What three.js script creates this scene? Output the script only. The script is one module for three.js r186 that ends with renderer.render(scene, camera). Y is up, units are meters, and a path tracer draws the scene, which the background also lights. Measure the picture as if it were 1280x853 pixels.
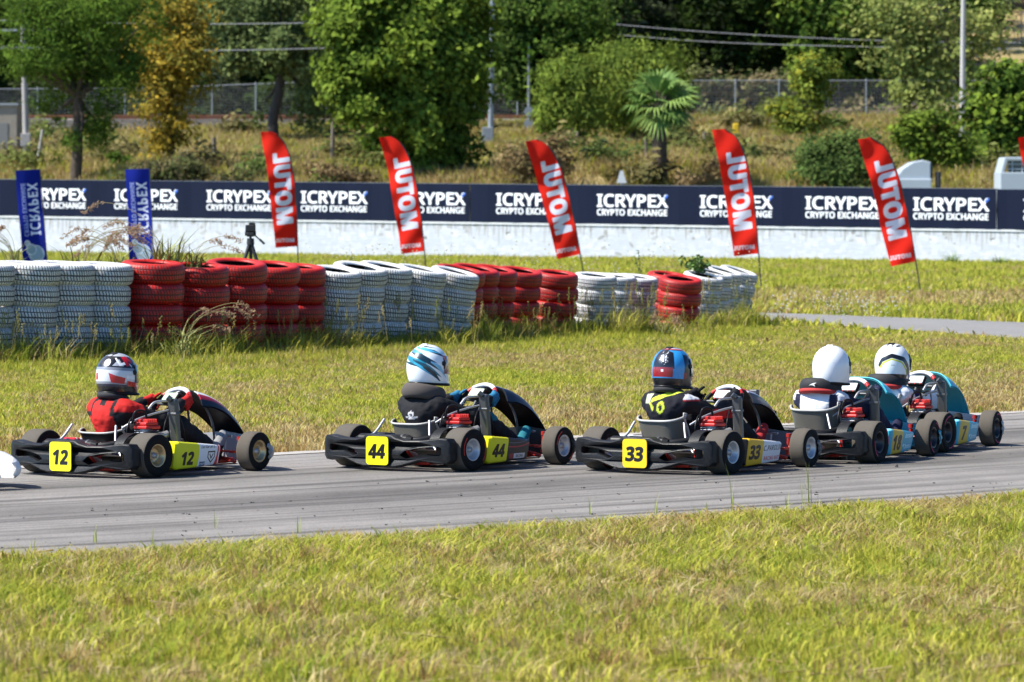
import * as THREE from 'three';
import { Sky } from 'three/addons/objects/Sky.js';
import { mergeGeometries, toCreasedNormals } from 'three/addons/utils/BufferGeometryUtils.js';
import { RoundedBoxGeometry } from 'three/addons/geometries/RoundedBoxGeometry.js';
import { ImprovedNoise } from 'three/addons/math/ImprovedNoise.js';

// ---------- camera, sky, sun, exposure ----------
const scene = new THREE.Scene();
const FPX = 6000, EYE = 1.65, HORIZON = 268;            // focal length in photo pixels, eye height, horizon row
const camera = new THREE.PerspectiveCamera(2 * Math.atan(426.5 / FPX) * 180 / Math.PI, 1280 / 853, 0.5, 3000);
camera.position.set(0, EYE, 0);
const PITCH = Math.atan((426.5 - HORIZON) / FPX);
camera.rotation.x = -PITCH;
camera.focus = 32.5;
camera.userData.fStop = 7.5;
camera.updateMatrixWorld();
const SUN = new THREE.Vector3(-0.64, 0.75, 0.17).normalize();
const sky = new Sky();
sky.name = 'sky'; sky.userData.kind = 'structure';
sky.scale.setScalar(2500);
sky.material.uniforms.sunPosition.value.copy(SUN);
sky.material.uniforms.turbidity.value = 5;
sky.material.uniforms.rayleigh.value = 1.0;
sky.material.uniforms.mieCoefficient.value = 0.004;
scene.add(sky);
scene.environmentIntensity = 0.14;
const sun = new THREE.DirectionalLight(new THREE.Color(1, 0.93, 0.81), 5);
sun.name = 'sun';
sun.position.copy(SUN).multiplyScalar(200).add(new THREE.Vector3(0, 0, -60));
sun.target.position.set(0, 0, -60);
sun.castShadow = true;
Object.assign(sun.shadow.camera, { left: -120, right: 120, top: 120, bottom: -120, near: 1, far: 500 });
sun.shadow.mapSize.set(4096, 4096);
scene.add(sun, sun.target);
const renderer = new THREE.WebGLRenderer({ antialias: true });
renderer.toneMapping = THREE.LinearToneMapping;
renderer.toneMappingExposure = 1.72;
renderer.shadowMap.enabled = true;

// ---------- helpers ----------
const V = (x, y, z) => new THREE.Vector3(x, y, z);
function mulberry(a) { return () => { a |= 0; a = a + 0x6D2B79F5 | 0; let t = Math.imul(a ^ a >>> 15, 1 | a); t = t + Math.imul(t ^ t >>> 7, 61 | t) ^ t; return ((t ^ t >>> 14) >>> 0) / 4294967296; }; }
const rnd = mulberry(20241);
const rr = (a, b) => a + (b - a) * rnd();
const clamp = (v, a = 0, b = 1) => Math.min(b, Math.max(a, v));
const lerp = (a, b, t) => a + (b - a) * t;
const smooth = (a, b, v) => { const t = clamp((v - a) / (b - a)); return t * t * (3 - 2 * t); };
const perlin = new ImprovedNoise();
const noise = (x, y, z = 0) => perlin.noise(x, y, z);
const fbm = (x, y, z = 0) => noise(x, y, z) * 0.55 + noise(x * 2.1, y * 2.1, z + 7) * 0.28 + noise(x * 4.3, y * 4.3, z + 3) * 0.17;
// a point of the place from where it shows in the photograph and how far off it stands
const FWD = V(0, -Math.sin(PITCH), -Math.cos(PITCH)), UPV = V(0, Math.cos(PITCH), -Math.sin(PITCH));
function ray(px, py) { return FWD.clone().addScaledVector(UPV, (426.5 - py) / FPX).add(V((px - 640) / FPX, 0, 0)); }
function at(px, py, d) { const r = ray(px, py); return r.multiplyScalar(d / -r.z).add(camera.position); }
function onGround(px, py, y = 0) { const r = ray(px, py); return r.multiplyScalar((EYE - y) / -r.y).add(camera.position); }
const pxAt = (p) => { const v = p.clone().project(camera); return [(v.x + 1) * 640, (1 - v.y) * 426.5]; };

const taken = {};
function numbered(n) { const k = taken[n] = (taken[n] ?? -1) + 1; return k ? `${n}_${String(k).padStart(3, '0')}` : n; }
function lit(o) { o.castShadow = o.receiveShadow = true; return o; }
function mesh(name, geo, mat, parent) { const m = lit(new THREE.Mesh(geo, mat)); m.name = name; if (parent) parent.add(m); return m; }
function thing(name, label, category, group) { const g = new THREE.Group(); g.name = numbered(name); g.userData = { label, category }; if (group) g.userData.group = group; scene.add(g); return g; }
function solo(name, label, category, geo, mat, group) { const m = mesh(numbered(name), geo, mat); m.userData = { label, category }; if (group) m.userData.group = group; scene.add(m); return m; }
function struct(name, geo, mat) { const m = mesh(numbered(name), geo, mat); m.userData.kind = 'structure'; scene.add(m); return m; }
function stuff(name, label, category, o) { o.name = numbered(name); o.userData = { kind: 'stuff', label, category }; lit(o); scene.add(o); return o; }
const sub = (name, parent) => { const g = new THREE.Group(); g.name = name; parent.add(g); return g; };

function plain(g) { // position, normal, uv only, without an index
  const n = g.index ? g.toNonIndexed() : g;
  if (!n.attributes.normal) n.computeVertexNormals();
  const o = new THREE.BufferGeometry();
  o.setAttribute('position', n.attributes.position); o.setAttribute('normal', n.attributes.normal);
  o.setAttribute('uv', n.attributes.uv ?? new THREE.BufferAttribute(new Float32Array(n.attributes.position.count * 2), 2));
  return o;
}
const G = (...gs) => mergeGeometries(gs.flat(4).map(plain));
function cyl(a, b, ra, rb = ra, n = 12, open = false) {
  const d = b.clone().sub(a), g = new THREE.CylinderGeometry(rb, ra, d.length(), n, 1, open);
  g.applyQuaternion(new THREE.Quaternion().setFromUnitVectors(V(0, 1, 0), d.normalize()));
  return g.translate((a.x + b.x) / 2, (a.y + b.y) / 2, (a.z + b.z) / 2);
}
function tube(pts, r, seg = 24, rad = 8, closed = false) { return new THREE.TubeGeometry(new THREE.CatmullRomCurve3(pts.map(p => p.isVector3 ? p : V(...p)), closed, 'centripetal'), seg, r, rad, closed); }
function capTube(pts, r, seg = 24, rad = 10) { const c = pts.map(p => p.isVector3 ? p : V(...p)); return G(tube(c, r, seg, rad), new THREE.SphereGeometry(r, rad, 6).translate(...c[0].toArray()), new THREE.SphereGeometry(r, rad, 6).translate(...c[c.length - 1].toArray())); }
function box(w, h, d, x = 0, y = 0, z = 0, r = 0.004, rx = 0, ry = 0, rz = 0) { const g = new RoundedBoxGeometry(w, h, d, 2, Math.min(r, w / 2.01, h / 2.01, d / 2.01)); g.rotateX(rx).rotateY(ry).rotateZ(rz); return g.translate(x, y, z); }
// rings of equally many points joined into a closed skin
function loft(rings, crease = 0.7, caps = true, uvOf) {
  const n = rings[0].length, pos = [], idx = [];
  rings.forEach(r => r.forEach(p => pos.push(p.x, p.y, p.z)));
  for (let i = 0; i < rings.length - 1; i++) for (let j = 0; j < n; j++) { const a = i * n + j, b = i * n + (j + 1) % n; idx.push(a, b, a + n, b, b + n, a + n); }
  if (caps) for (const [k, flip] of [[0, 1], [rings.length - 1, 0]]) {
    const c = rings[k].reduce((s, p) => s.add(p), V(0, 0, 0)).divideScalar(n), ci = pos.length / 3; pos.push(c.x, c.y, c.z);
    for (let j = 0; j < n; j++) { const a = k * n + j, b = k * n + (j + 1) % n; flip ? idx.push(ci, b, a) : idx.push(ci, a, b); }
  }
  let g = new THREE.BufferGeometry(); g.setAttribute('position', new THREE.Float32BufferAttribute(pos, 3)); g.setIndex(idx);
  g = toCreasedNormals(g, crease);
  const P = g.attributes.position, uv = new Float32Array(P.count * 2);
  if (uvOf) for (let i = 0; i < P.count; i++) { const [u, v] = uvOf(P.getX(i), P.getY(i), P.getZ(i)); uv[2 * i] = u; uv[2 * i + 1] = v; }
  g.setAttribute('uv', new THREE.BufferAttribute(uv, 2));
  return g;
}
// a sheet with thickness over a grid
function shell(fn, nu, nv, th, crease = 0.8) {
  const P = [], N = [];
  for (let j = 0; j <= nv; j++) for (let i = 0; i <= nu; i++) P.push(fn(i / nu, j / nv));
  const id = (i, j) => j * (nu + 1) + i;
  for (let j = 0; j <= nv; j++) for (let i = 0; i <= nu; i++) {
    const a = P[id(Math.min(i + 1, nu), j)].clone().sub(P[id(Math.max(i - 1, 0), j)]), b = P[id(i, Math.min(j + 1, nv))].clone().sub(P[id(i, Math.max(j - 1, 0))]);
    N.push(a.cross(b).normalize());
  }
  const pos = [], uv = [], idx = [], M = P.length;
  for (const s of [0, 1]) P.forEach((p, k) => { const q = p.clone().addScaledVector(N[k], -s * th); pos.push(q.x, q.y, q.z); uv.push((k % (nu + 1)) / nu, Math.floor(k / (nu + 1)) / nv); });
  for (let j = 0; j < nv; j++) for (let i = 0; i < nu; i++) { const a = id(i, j), b = id(i + 1, j), c = id(i + 1, j + 1), d = id(i, j + 1); idx.push(a, b, c, a, c, d, M + a, M + c, M + b, M + a, M + d, M + c); }
  const edge = (a, b) => idx.push(a, M + a, b, b, M + a, M + b);
  for (let i = 0; i < nu; i++) { edge(id(i, 0), id(i + 1, 0)); edge(id(i + 1, nv), id(i, nv)); }
  for (let j = 0; j < nv; j++) { edge(id(0, j + 1), id(0, j)); edge(id(nu, j), id(nu, j + 1)); }
  const g = new THREE.BufferGeometry(); g.setAttribute('position', new THREE.Float32BufferAttribute(pos, 3)); g.setAttribute('uv', new THREE.Float32BufferAttribute(uv, 2)); g.setIndex(idx);
  return toCreasedNormals(g, crease);
}
function planarUV(g, f) { const P = g.attributes.position, uv = new Float32Array(P.count * 2); for (let i = 0; i < P.count; i++) { const [u, v] = f(P.getX(i), P.getY(i), P.getZ(i)); uv[2 * i] = u; uv[2 * i + 1] = v; } g.setAttribute('uv', new THREE.BufferAttribute(uv, 2)); return g; }
function roundRect(w, h, r) { const s = new THREE.Shape(), x = w / 2, y = h / 2; s.moveTo(-x + r, -y); s.lineTo(x - r, -y); s.quadraticCurveTo(x, -y, x, -y + r); s.lineTo(x, y - r); s.quadraticCurveTo(x, y, x - r, y); s.lineTo(-x + r, y); s.quadraticCurveTo(-x, y, -x, y - r); s.lineTo(-x, -y + r); s.quadraticCurveTo(-x, -y, -x + r, -y); return s; }
function plate(w, h, r, t) { const g = new THREE.ExtrudeGeometry(roundRect(w, h, r), { depth: t, bevelEnabled: false, curveSegments: 6 }).translate(0, 0, -t / 2); return planarUV(g, (x, y) => [x / w + 0.5, y / h + 0.5]); }

// ---------- textures ----------
function noiseTex(n, fn, srgb = false) { // fn(u, v) -> [r, g, b] 0..1
  const a = new Uint8Array(n * n * 4);
  for (let j = 0; j < n; j++) for (let i = 0; i < n; i++) { const c = fn(i / n, j / n, i, j), k = 4 * (j * n + i); a[k] = clamp(c[0]) * 255; a[k + 1] = clamp(c[1]) * 255; a[k + 2] = clamp(c[2]) * 255; a[k + 3] = 255; }
  const t = new THREE.DataTexture(a, n, n); t.wrapS = t.wrapT = THREE.RepeatWrapping; t.magFilter = THREE.LinearFilter; t.minFilter = THREE.LinearMipmapLinearFilter; t.generateMipmaps = true;
  if (srgb) t.colorSpace = THREE.SRGBColorSpace; t.needsUpdate = true; return t;
}
function canvasTex(w, h, draw, repeat = false) {
  const c = document.createElement('canvas'); c.width = w; c.height = h; const x = c.getContext('2d'); draw(x, w, h);
  const t = new THREE.CanvasTexture(c); t.colorSpace = THREE.SRGBColorSpace; t.anisotropy = 8; if (repeat) t.wrapS = t.wrapT = THREE.RepeatWrapping; return t;
}
// periodic value noise for tiles
function tileNoise(u, v, f, seed) { const h = (i, j) => { let n = Math.imul(((i % f) + f) % f, 374761393) + Math.imul(((j % f) + f) % f, 668265263) + seed * 97; n = Math.imul(n ^ n >>> 13, 1274126177); return ((n ^ n >>> 16) >>> 0) / 4294967296; }; const x = u * f, y = v * f, i = Math.floor(x), j = Math.floor(y), a = x - i, b = y - j, p = a * a * (3 - 2 * a), q = b * b * (3 - 2 * b); return lerp(lerp(h(i, j), h(i + 1, j), p), lerp(h(i, j + 1), h(i + 1, j + 1), p), q); }
const grainTex = noiseTex(512, (u, v) => { const g = 0.45 * tileNoise(u, v, 256, 1) + 0.35 * tileNoise(u, v, 64, 2) + 0.2 * tileNoise(u, v, 12, 3); return [g, g, g]; });
const std = (color, roughness = 0.6, more = {}) => new THREE.MeshStandardMaterial({ color, roughness, ...more });
const lin = (r, g, b) => new THREE.Color().setRGB(r, g, b);
const text = (x, s, px, py, size, o = {}) => { x.save(); x.translate(px, py); if (o.rot) x.rotate(o.rot); x.transform(o.sx ?? 1, 0, o.skew ?? 0, 1, 0, 0); x.font = `${o.weight ?? 'bold'} ${size}px sans-serif`; x.textAlign = o.align ?? 'center'; x.textBaseline = 'middle'; if (o.stroke) { x.lineWidth = o.stroke; x.strokeStyle = o.strokeColor ?? o.color; x.lineJoin = 'round'; x.strokeText(s, 0, 0); } x.fillStyle = o.color ?? '#fff'; x.fillText(s, 0, 0); x.restore(); };
// ---------- terrain ----------
const WA = at(0, 272, FPX / 36.2), WB = at(1280, 290, FPX / 40.6);   // foot line of the barrier wall (plan)
const wallDir = V(WB.x - WA.x, 0, WB.z - WA.z), wallLen = wallDir.length(); wallDir.normalize();
const wallNormal = V(-wallDir.z, 0, wallDir.x);                       // towards the track
if (wallNormal.z < 0) wallNormal.negate();
const wallPoint = (t) => V(WA.x, 0, WA.z).addScaledVector(wallDir, t);
const wallBaseY = (t) => lerp(0.22, 0.0, clamp((t + 12) / (wallLen + 24)));
const profile = [[0, 0], [8, 0.2], [22, 2.0], [29, 3.2], [52, 4.1], [86, 6.0], [94, 6.45], [104, 6.45], [140, 9.6], [240, 20.5], [440, 42], [900, 70]];
function bank(b) { for (let i = 1; i < profile.length; i++) if (b <= profile[i][0]) return lerp(profile[i - 1][1], profile[i][1], smooth(profile[i - 1][0], profile[i][0], b)); return 70; }
function H(x, z) {
  const d = -z;
  if (d < 70) return 0;
  const t = (x - WA.x) * wallDir.x + (z - WA.z) * wallDir.z, off = -((x - WA.x) * wallNormal.x + (z - WA.z) * wallNormal.z); // off: metres behind the wall
  let h = wallBaseY(t) * smooth(70, 150, d);
  if (off > 0) {
    const b = d - 163;                                               // slopes follow the railway, square to the view
    h = Math.max(h, 0) + bank(Math.max(0, Math.min(off, b)));
    const flat = smooth(88, 93, b) * (1 - smooth(105, 112, b));
    h += (fbm(x * 0.11, z * 0.11) * 0.8 + fbm(x * 0.4, z * 0.4, 5) * 0.35) * smooth(2, 25, off) * (1 - flat);
  }
  return h;
}
// dry or green: where straw and bare earth show in the turf
function dryness(x, z) {
  const d = -z;
  let v = 0.36 + 1.35 * fbm(x * 0.55 + 3, z * 0.16, 2) + 0.5 * fbm(x * 2.2, z * 0.9, 9);
  if (d > 31 && d < 60) { const e = d - farEdgeD(x); v += 0.06 + 0.42 * (1 - smooth(0.3, 4.5, Math.abs(e - 1.6))); }
  if (d > 66 && d < 150) v += 0.9 * smooth(78, 84, d) * (1 - smooth(94, 100, d)) - 0.25;
  if (d > 180) v += 0.55;
  return clamp(v);
}
// ---------- track outline (plan) ----------
const nearPts = [[-16, -13.7], [-10, -17.4], [-6, -20.2], [-2.52, -22.8], [0, -25.0], [3.07, -28.0], [7, -32.3], [11.5, -38.5], [17, -47.8], [24, -61]];
const farPts = [[-16, -22.5], [-10, -26.4], [-6, -29.2], [-3.33, -31.1], [-1.33, -33.3], [0.47, -35.5], [2.27, -37.8], [4.28, -40.1], [7.4, -44.4], [11, -50.5], [16, -60.5], [21, -72]];
function along(pts, n) { const c = new THREE.CatmullRomCurve3(pts.map(p => V(p[0], 0, p[1]))); return c.getSpacedPoints(n); }
function edgeD(pts) { return (x) => { for (let i = 1; i < pts.length; i++) if (x <= pts[i][0]) return -lerp(pts[i - 1][1], pts[i][1], (x - pts[i - 1][0]) / (pts[i][0] - pts[i - 1][0])); return -pts[pts.length - 1][1]; }; }
const nearEdgeD = edgeD(nearPts), farEdgeD = edgeD(farPts);

{ // ground sheet
  const ds = []; let d = -30; while (d < 1400) { ds.push(d); d += d < 12 ? 6 : d < 70 ? 0.7 : d < 160 ? 2 : d < 280 ? 1.2 : d < 420 ? 5 : 40; }
  const nx = 130, pos = [], col = [], uv = [], idx = [];
  for (const dd of ds) for (let i = 0; i <= nx; i++) {
    const s = i / nx * 2 - 1, half = Math.max(40, dd * 0.55), x = (0.35 * s + 0.65 * s * s * s) * half, z = -dd;
    pos.push(x, H(x, z) - 0.004, z); uv.push(x / 1.7, z / 1.7);
    const q = dryness(x, z), g = lin(0.20, 0.21, 0.055), st = lin(0.42, 0.32, 0.15), e = g.lerp(st, q);
    if (dd > 268 && x / (dd * 0.115) + 0.25 * fbm(x * 0.2, z * 0.2, 6) < 0.72) e.setRGB(0.15, 0.105, 0.06); // leaf litter under the wood
    const soil = fbm(x * 1.7, z * 0.8, 12); if (dd < 32 && soil > 0.18) e.lerp(lin(0.30, 0.20, 0.11), 0.7);
    col.push(e.r, e.g, e.b);
  }
  for (let j = 0; j < ds.length - 1; j++) for (let i = 0; i < nx; i++) { const a = j * (nx + 1) + i, b = a + 1, c = a + nx + 1, e = c + 1; idx.push(a, b, c, b, e, c); }
  const g = new THREE.BufferGeometry(); g.setAttribute('position', new THREE.Float32BufferAttribute(pos, 3)); g.setAttribute('color', new THREE.Float32BufferAttribute(col, 3)); g.setAttribute('uv', new THREE.Float32BufferAttribute(uv, 2)); g.setIndex(idx); g.computeVertexNormals();
  const map = noiseTex(512, (u, v) => { const k = 0.55 + 0.3 * tileNoise(u, v, 180, 4) + 0.25 * tileNoise(u, v, 40, 5) + 0.2 * (tileNoise(u, v, 7, 6) - 0.5); return [k, k * 0.98, k * 0.93]; });
  struct('ground', g, std(0xffffff, 0.97, { vertexColors: true, map, bumpMap: grainTex, bumpScale: 0.02 }));
}
function strip(A, B, na, y, colorAt, vScale) { // a band between two outlines; u along, v across
  const pos = [], col = [], uv = [], idx = []; let len = 0; const n = A.length;
  for (let i = 0; i < n; i++) {
    if (i) len += A[i].clone().lerp(B[i], .5).distanceTo(A[i - 1].clone().lerp(B[i - 1], .5));
    for (let j = 0; j <= na; j++) { const p = A[i].clone().lerp(B[i], j / na); pos.push(p.x, y, p.z); const c = colorAt(len, j / na, p); col.push(c.r, c.g, c.b); uv.push(p.x / vScale, p.z / vScale); }
  }
  for (let i = 0; i < n - 1; i++) for (let j = 0; j < na; j++) { const a = i * (na + 1) + j, b = a + 1, c = a + na + 1, d = c + 1; idx.push(a, b, c, b, d, c); }
  const g = new THREE.BufferGeometry(); g.setAttribute('position', new THREE.Float32BufferAttribute(pos, 3)); g.setAttribute('color', new THREE.Float32BufferAttribute(col, 3)); g.setAttribute('uv', new THREE.Float32BufferAttribute(uv, 2)); g.setIndex(idx); g.computeVertexNormals();
  if (g.attributes.normal.getY(0) < 0) { for (let i = 0; i < idx.length; i += 3) [idx[i], idx[i + 1]] = [idx[i + 1], idx[i]]; g.setIndex(idx); g.computeVertexNormals(); }
  return g;
}
const asphaltTex = noiseTex(1024, (u, v) => {
  const s = tileNoise(u, v, 512, 11), m = tileNoise(u, v, 170, 12), c = tileNoise(u, v, 9, 13);
  let k = 0.72 + 0.34 * (s - 0.5) + 0.22 * (m - 0.5) + 0.1 * (c - 0.5); if (s > 0.86) k += 0.16; if (m > 0.9) k -= 0.2;
  return [k, k * 0.985, k * 0.975];
});
const asphaltMat = new THREE.MeshPhysicalMaterial({ color: 0xffffff, roughness: 0.92, specularIntensity: 0.35, vertexColors: true, map: asphaltTex, bumpMap: asphaltTex, bumpScale: 0.006 });
{
  const N = 260, A = along(nearPts, N), B = along(farPts, N);
  // rubber laid down by tyres in lines along the racing line: dark narrow streaks
  const rs = mulberry(77), lines = [];
  for (let k = 0; k < 64; k++) { const broad = k < 12; lines.push([broad ? 0.22 + rs() * 0.5 : rs() * 0.95, (broad ? 0.03 + 0.05 * rs() : 0.003 + 0.007 * rs()), (broad ? 0.25 : 0.40) * (0.35 + rs()), rs() * 99, 0.02 + rs() * 0.03]); }
  struct('race_track', strip(A, B, 240, 0.006, (l, v, p) => {
    let k = 0.315 + 0.09 * fbm(p.x * 0.8, p.z * 0.8) + 0.05 * fbm(p.x * 4, p.z * 1.5, 4);
    for (const [c, w, s, o, wob] of lines) { const e = (v - c - wob * noise(l * 0.07 + o, o)) / w; if (Math.abs(e) < 3) k *= 1 - s * Math.exp(-e * e) * clamp(0.55 + 1.2 * noise(l * 0.22 + o, 3.3)); }
    return lin(k * 1.02, k * 0.965, k * 0.90);
  }, 1.9), asphaltMat);
  // pale worn edge line along the far side
  const E0 = B.map((p, i) => p.clone().lerp(A[i], -0.006)), E1 = B.map((p, i) => p.clone().lerp(A[i], 0.032));
  struct('track_edge_line', strip(E1, E0, 4, 0.0105, (l, v, p) => { const k = 0.52 + 0.12 * fbm(p.x * 3, p.z * 3); return lin(k, k * 0.94, k * 0.85); }, 0.9), std(0xffffff, 0.9, { vertexColors: true, map: asphaltTex }));
  // the other leg of the circuit behind the tyres
  const N2 = [[-30, -93], [-12, -84], [-2, -78], [3.4, -73.5], [6.9, -63.2], [9, -58], [13, -51], [20, -42]].map(p => [p[0] * 1, p[1]]);
  const nA = [onGround(400, 396), onGround(760, 397), onGround(945, 404), onGround(1110, 414), onGround(1285, 427), onGround(1480, 446)], fA = [onGround(400, 389), onGround(760, 389), onGround(945, 393), onGround(1110, 398), onGround(1285, 406), onGround(1480, 418)];
  const g2 = strip(along(nA.map(p => [p.x, p.z]), 60), along(fA.map(p => [p.x, p.z]), 60), 30, 0.05, (l, v, p) => { const k = 0.31 + 0.05 * fbm(p.x * 0.6, p.z * 0.6); return lin(k, k * 0.99, k * 0.97); }, 1.9);
  const P = g2.attributes.position; for (let i = 0; i < P.count; i++) P.setY(i, H(P.getX(i), P.getZ(i)) + 0.03);
  struct('return_track', g2, asphaltMat);
  const pA = [onGround(930, 372.5), onGround(1060, 371.5), onGround(1180, 373)], pB = [onGround(930, 369), onGround(1060, 368.5), onGround(1180, 370)];
  const g3 = strip(along(pA.map(p => [p.x, p.z]), 30), along(pB.map(p => [p.x, p.z]), 30), 6, 0.1, (l, v, p) => { const k = 0.42 + 0.1 * fbm(p.x, p.z); return lin(k, k * 0.93, k * 0.82); }, 1.3);
  const P3 = g3.attributes.position; for (let i = 0; i < P3.count; i++) P3.setY(i, H(P3.getX(i), P3.getZ(i)) + 0.03);
  struct('gravel_path', g3, std(0xffffff, 0.95, { vertexColors: true, map: asphaltTex }));
  // railway bed with its two rails
  const zr = -(163 + 99), bed = new THREE.BoxGeometry(160, 0.5, 5.5, 60, 1, 6), bp = bed.attributes.position;
  for (let i = 0; i < bp.count; i++) if (bp.getY(i) > 0) bp.setY(i, bp.getY(i) + 0.12 * noise(bp.getX(i) * 1.3, bp.getZ(i) * 2));
  bed.computeVertexNormals();
  struct('railway_bed', bed.translate(0, 6.55, zr), std(lin(0.24, 0.22, 0.2), 0.95, { bumpMap: grainTex, bumpScale: 0.05 }));
  for (const dz of [-0.75, 0.75]) solo('rail', dz > 0 ? 'rusty steel rail of the railway line, the one nearer the banner wall' : 'rusty steel rail of the railway line, the one nearer the wooded hill', 'rail', G(new THREE.BoxGeometry(160, 0.07, 0.08).translate(0, 7.02, zr + dz), new THREE.BoxGeometry(160, 0.12, 0.03).translate(0, 6.93, zr + dz), new THREE.BoxGeometry(160, 0.03, 0.15).translate(0, 6.86, zr + dz)), std(lin(0.24, 0.095, 0.045), 0.8), 'railway rails');
}
// ---------- barrier wall with banners ----------
function wallT(px) { const r = ray(px, 280); // where a sight line meets the wall line, seen from above
  const k = ((WA.x) * wallNormal.x + (WA.z) * wallNormal.z) / (r.x * wallNormal.x + r.z * wallNormal.z); return (r.x * k - WA.x) * wallDir.x + (r.z * k - WA.z) * wallDir.z; }
const wallTop = (t) => lerp(1.54, 1.11, t / wallLen);
function wallSlab(t0, t1, y0, y1, front, back, n = 24, uvM = 3) { // y0, y1 functions of t; front/back metres along the normal
  const rings = [];
  for (let i = 0; i <= n; i++) { const t = lerp(t0, t1, i / n), p = wallPoint(t), f = p.clone().addScaledVector(wallNormal, front), b = p.clone().addScaledVector(wallNormal, back); rings.push([V(f.x, y0(t), f.z), V(b.x, y0(t), b.z), V(b.x, y1(t), b.z), V(f.x, y1(t), f.z)]); }
  return loft(rings, 0.4, true, (x, y, z) => { const t = (x - WA.x) * wallDir.x + (z - WA.z) * wallDir.z; return [t / uvM, (y - y0(t)) / (y1(t) - y0(t))]; });
}
const wt0 = -14, wt1 = wallLen + 12;
{
  const wallMap = canvasTex(2048, 256, (x, w, h) => { // whitewash with dirt runs below the coping and chips
    x.fillStyle = '#bfc3c8'; x.fillRect(0, 0, w, h); const r = mulberry(5);
    for (let i = 0; i < 2600; i++) { const g = 175 + r() * 70; x.fillStyle = `rgba(${g},${g + 2},${g + 6},${0.1 + 0.2 * r()})`; const s = 4 + r() * 26; x.fillRect(r() * w, r() * h, s, s * (0.3 + r())); }
    for (let i = 0; i < 260; i++) { const px = r() * w, l = 10 + r() * r() * 110, g = 100 + r() * 60; x.fillStyle = `rgba(${g},${g - 6},${g - 18},${0.12 + 0.25 * r()})`; x.beginPath(); x.moveTo(px, 0); x.lineTo(px + 3 + r() * 12, 0); x.lineTo(px + 4 + r() * 4, l); x.lineTo(px + 2, l * (0.6 + 0.4 * r())); x.fill(); }
    for (let i = 0; i < 45; i++) { const g = 105 + r() * 60; x.fillStyle = `rgba(${g},${g - 4},${g - 12},${0.35 + 0.4 * r()})`; x.beginPath(); x.ellipse(r() * w, r() * r() * h, 3 + r() * 16, 2 + r() * 7, r() * 3, 0, 7); x.fill(); }
    for (let i = 0; i < 60; i++) { x.fillStyle = `rgba(120,110,80,${0.1 + 0.2 * r()})`; x.beginPath(); x.ellipse(r() * w, h - r() * r() * 40, 10 + r() * 40, 3 + r() * 8, 0, 0, 7); x.fill(); }
  }, true);
  const wall = thing('barrier_wall', 'long whitewashed concrete barrier wall stained under its top edge', 'wall');
  mesh('wall_body', wallSlab(wt0, wt1, () => -0.4, wallTop, 0, -0.3, 24, 17), std(0xffffff, 0.9, { map: wallMap, bumpMap: grainTex, bumpScale: 0.01 }), wall);
  mesh('coping', wallSlab(wt0, wt1, t => wallTop(t) + 0.001, t => wallTop(t) + 0.06, 0.035, -0.34), std(lin(0.72, 0.72, 0.71), 0.85), wall);
  // printed banners on a post frame above the wall
  const lefts = [143, 255, 371, 487, 608, 733, 864, 1000, 1142], pitchM = (wallT(1142) - wallT(143)) / 8, t00 = wallT(143);
  const widthM = wallT(1237) - wallT(1142);
  const bh = 1.25, TW = 1024, TH = Math.round(1024 * bh / pitchM);
  const bannerMap = canvasTex(TW, TH, (x, w, h) => {
    x.fillStyle = '#131c31'; x.fillRect(0, 0, w, h);
    const m = w / pitchM, tw = widthM * m, x0 = 0.12 * w;
    const fit = (s, py, size, col) => { x.font = `normal ${size}px sans-serif`; const k = tw / x.measureText(s).width; text(x, s, x0, py, size, { align: 'left', sx: k, color: col, weight: 'normal', stroke: size * 0.055 }); };
    fit('ICRYPEX', h * 0.40, h * 0.43, '#ffffff'); fit('CRYPTO EXCHANGE', h * 0.70, h * 0.21, '#ffffff');
    x.strokeStyle = '#3f6fd8'; x.lineWidth = h * 0.055; x.beginPath(); x.moveTo(x0 + tw * 0.955, h * 0.33); x.lineTo(x0 + tw * 1.0, h * 0.245); x.stroke();
  }, true);
  const bMat = new THREE.MeshPhysicalMaterial({ color: 0xffffff, roughness: 0.85, specularIntensity: 0.3, map: bannerMap, bumpMap: grainTex, bumpScale: 0.002 });
  const cuts = [wt0, wallT(588), wallT(1247), wt1], names = ['long dark navy exchange banner on the white wall, left of the seam near the middle red flags', 'dark navy exchange banner on the white wall behind the palm tree side flags', 'dark navy exchange banner stretch on the white wall beside the pale truck'];
  names[0] = 'dark navy crypto exchange banner stretch behind the tripod and the two blue flags';
  names[1] = 'dark navy crypto exchange banner stretch in front of the palm tree';
  names[2] = 'dark navy crypto exchange banner stretch in front of the truck with a barred rear window';
  cuts.slice(0, 3).forEach((a, i) => {
    const b = cuts[i + 1] - 0.02, y0 = t => wallTop(t) + 0.064 + (i === 2 ? -0.012 : 0), b_ = thing('advertising_banner', names[i], 'banner', 'banners along the wall');
    const g = wallSlab(a, b, y0, t => y0(t) + bh, 0.03 + i * 0.004, 0.015 + i * 0.004, Math.max(6, Math.round((b - a) * 3)), 1);
    const P = g.attributes.position, uv = g.attributes.uv;
    for (let k = 0; k < P.count; k++) { const t = uv.getX(k); uv.setX(k, (t - t00) / pitchM + 0.12); const w = 0.05 * Math.sin(t * 2.1 + 0.7 * Math.sin(t * 0.6)) * Math.sin(uv.getY(k) * 3) + 0.015 * Math.sin(t * 5.3 + 1); P.setX(k, P.getX(k) + wallNormal.x * w); P.setZ(k, P.getZ(k) + wallNormal.z * w); }
    g.computeVertexNormals();
    mesh('banner_sheet', g, bMat, b_);
    const rail = std(lin(0.3, 0.3, 0.31), 0.5, { metalness: 0.6 });
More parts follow.
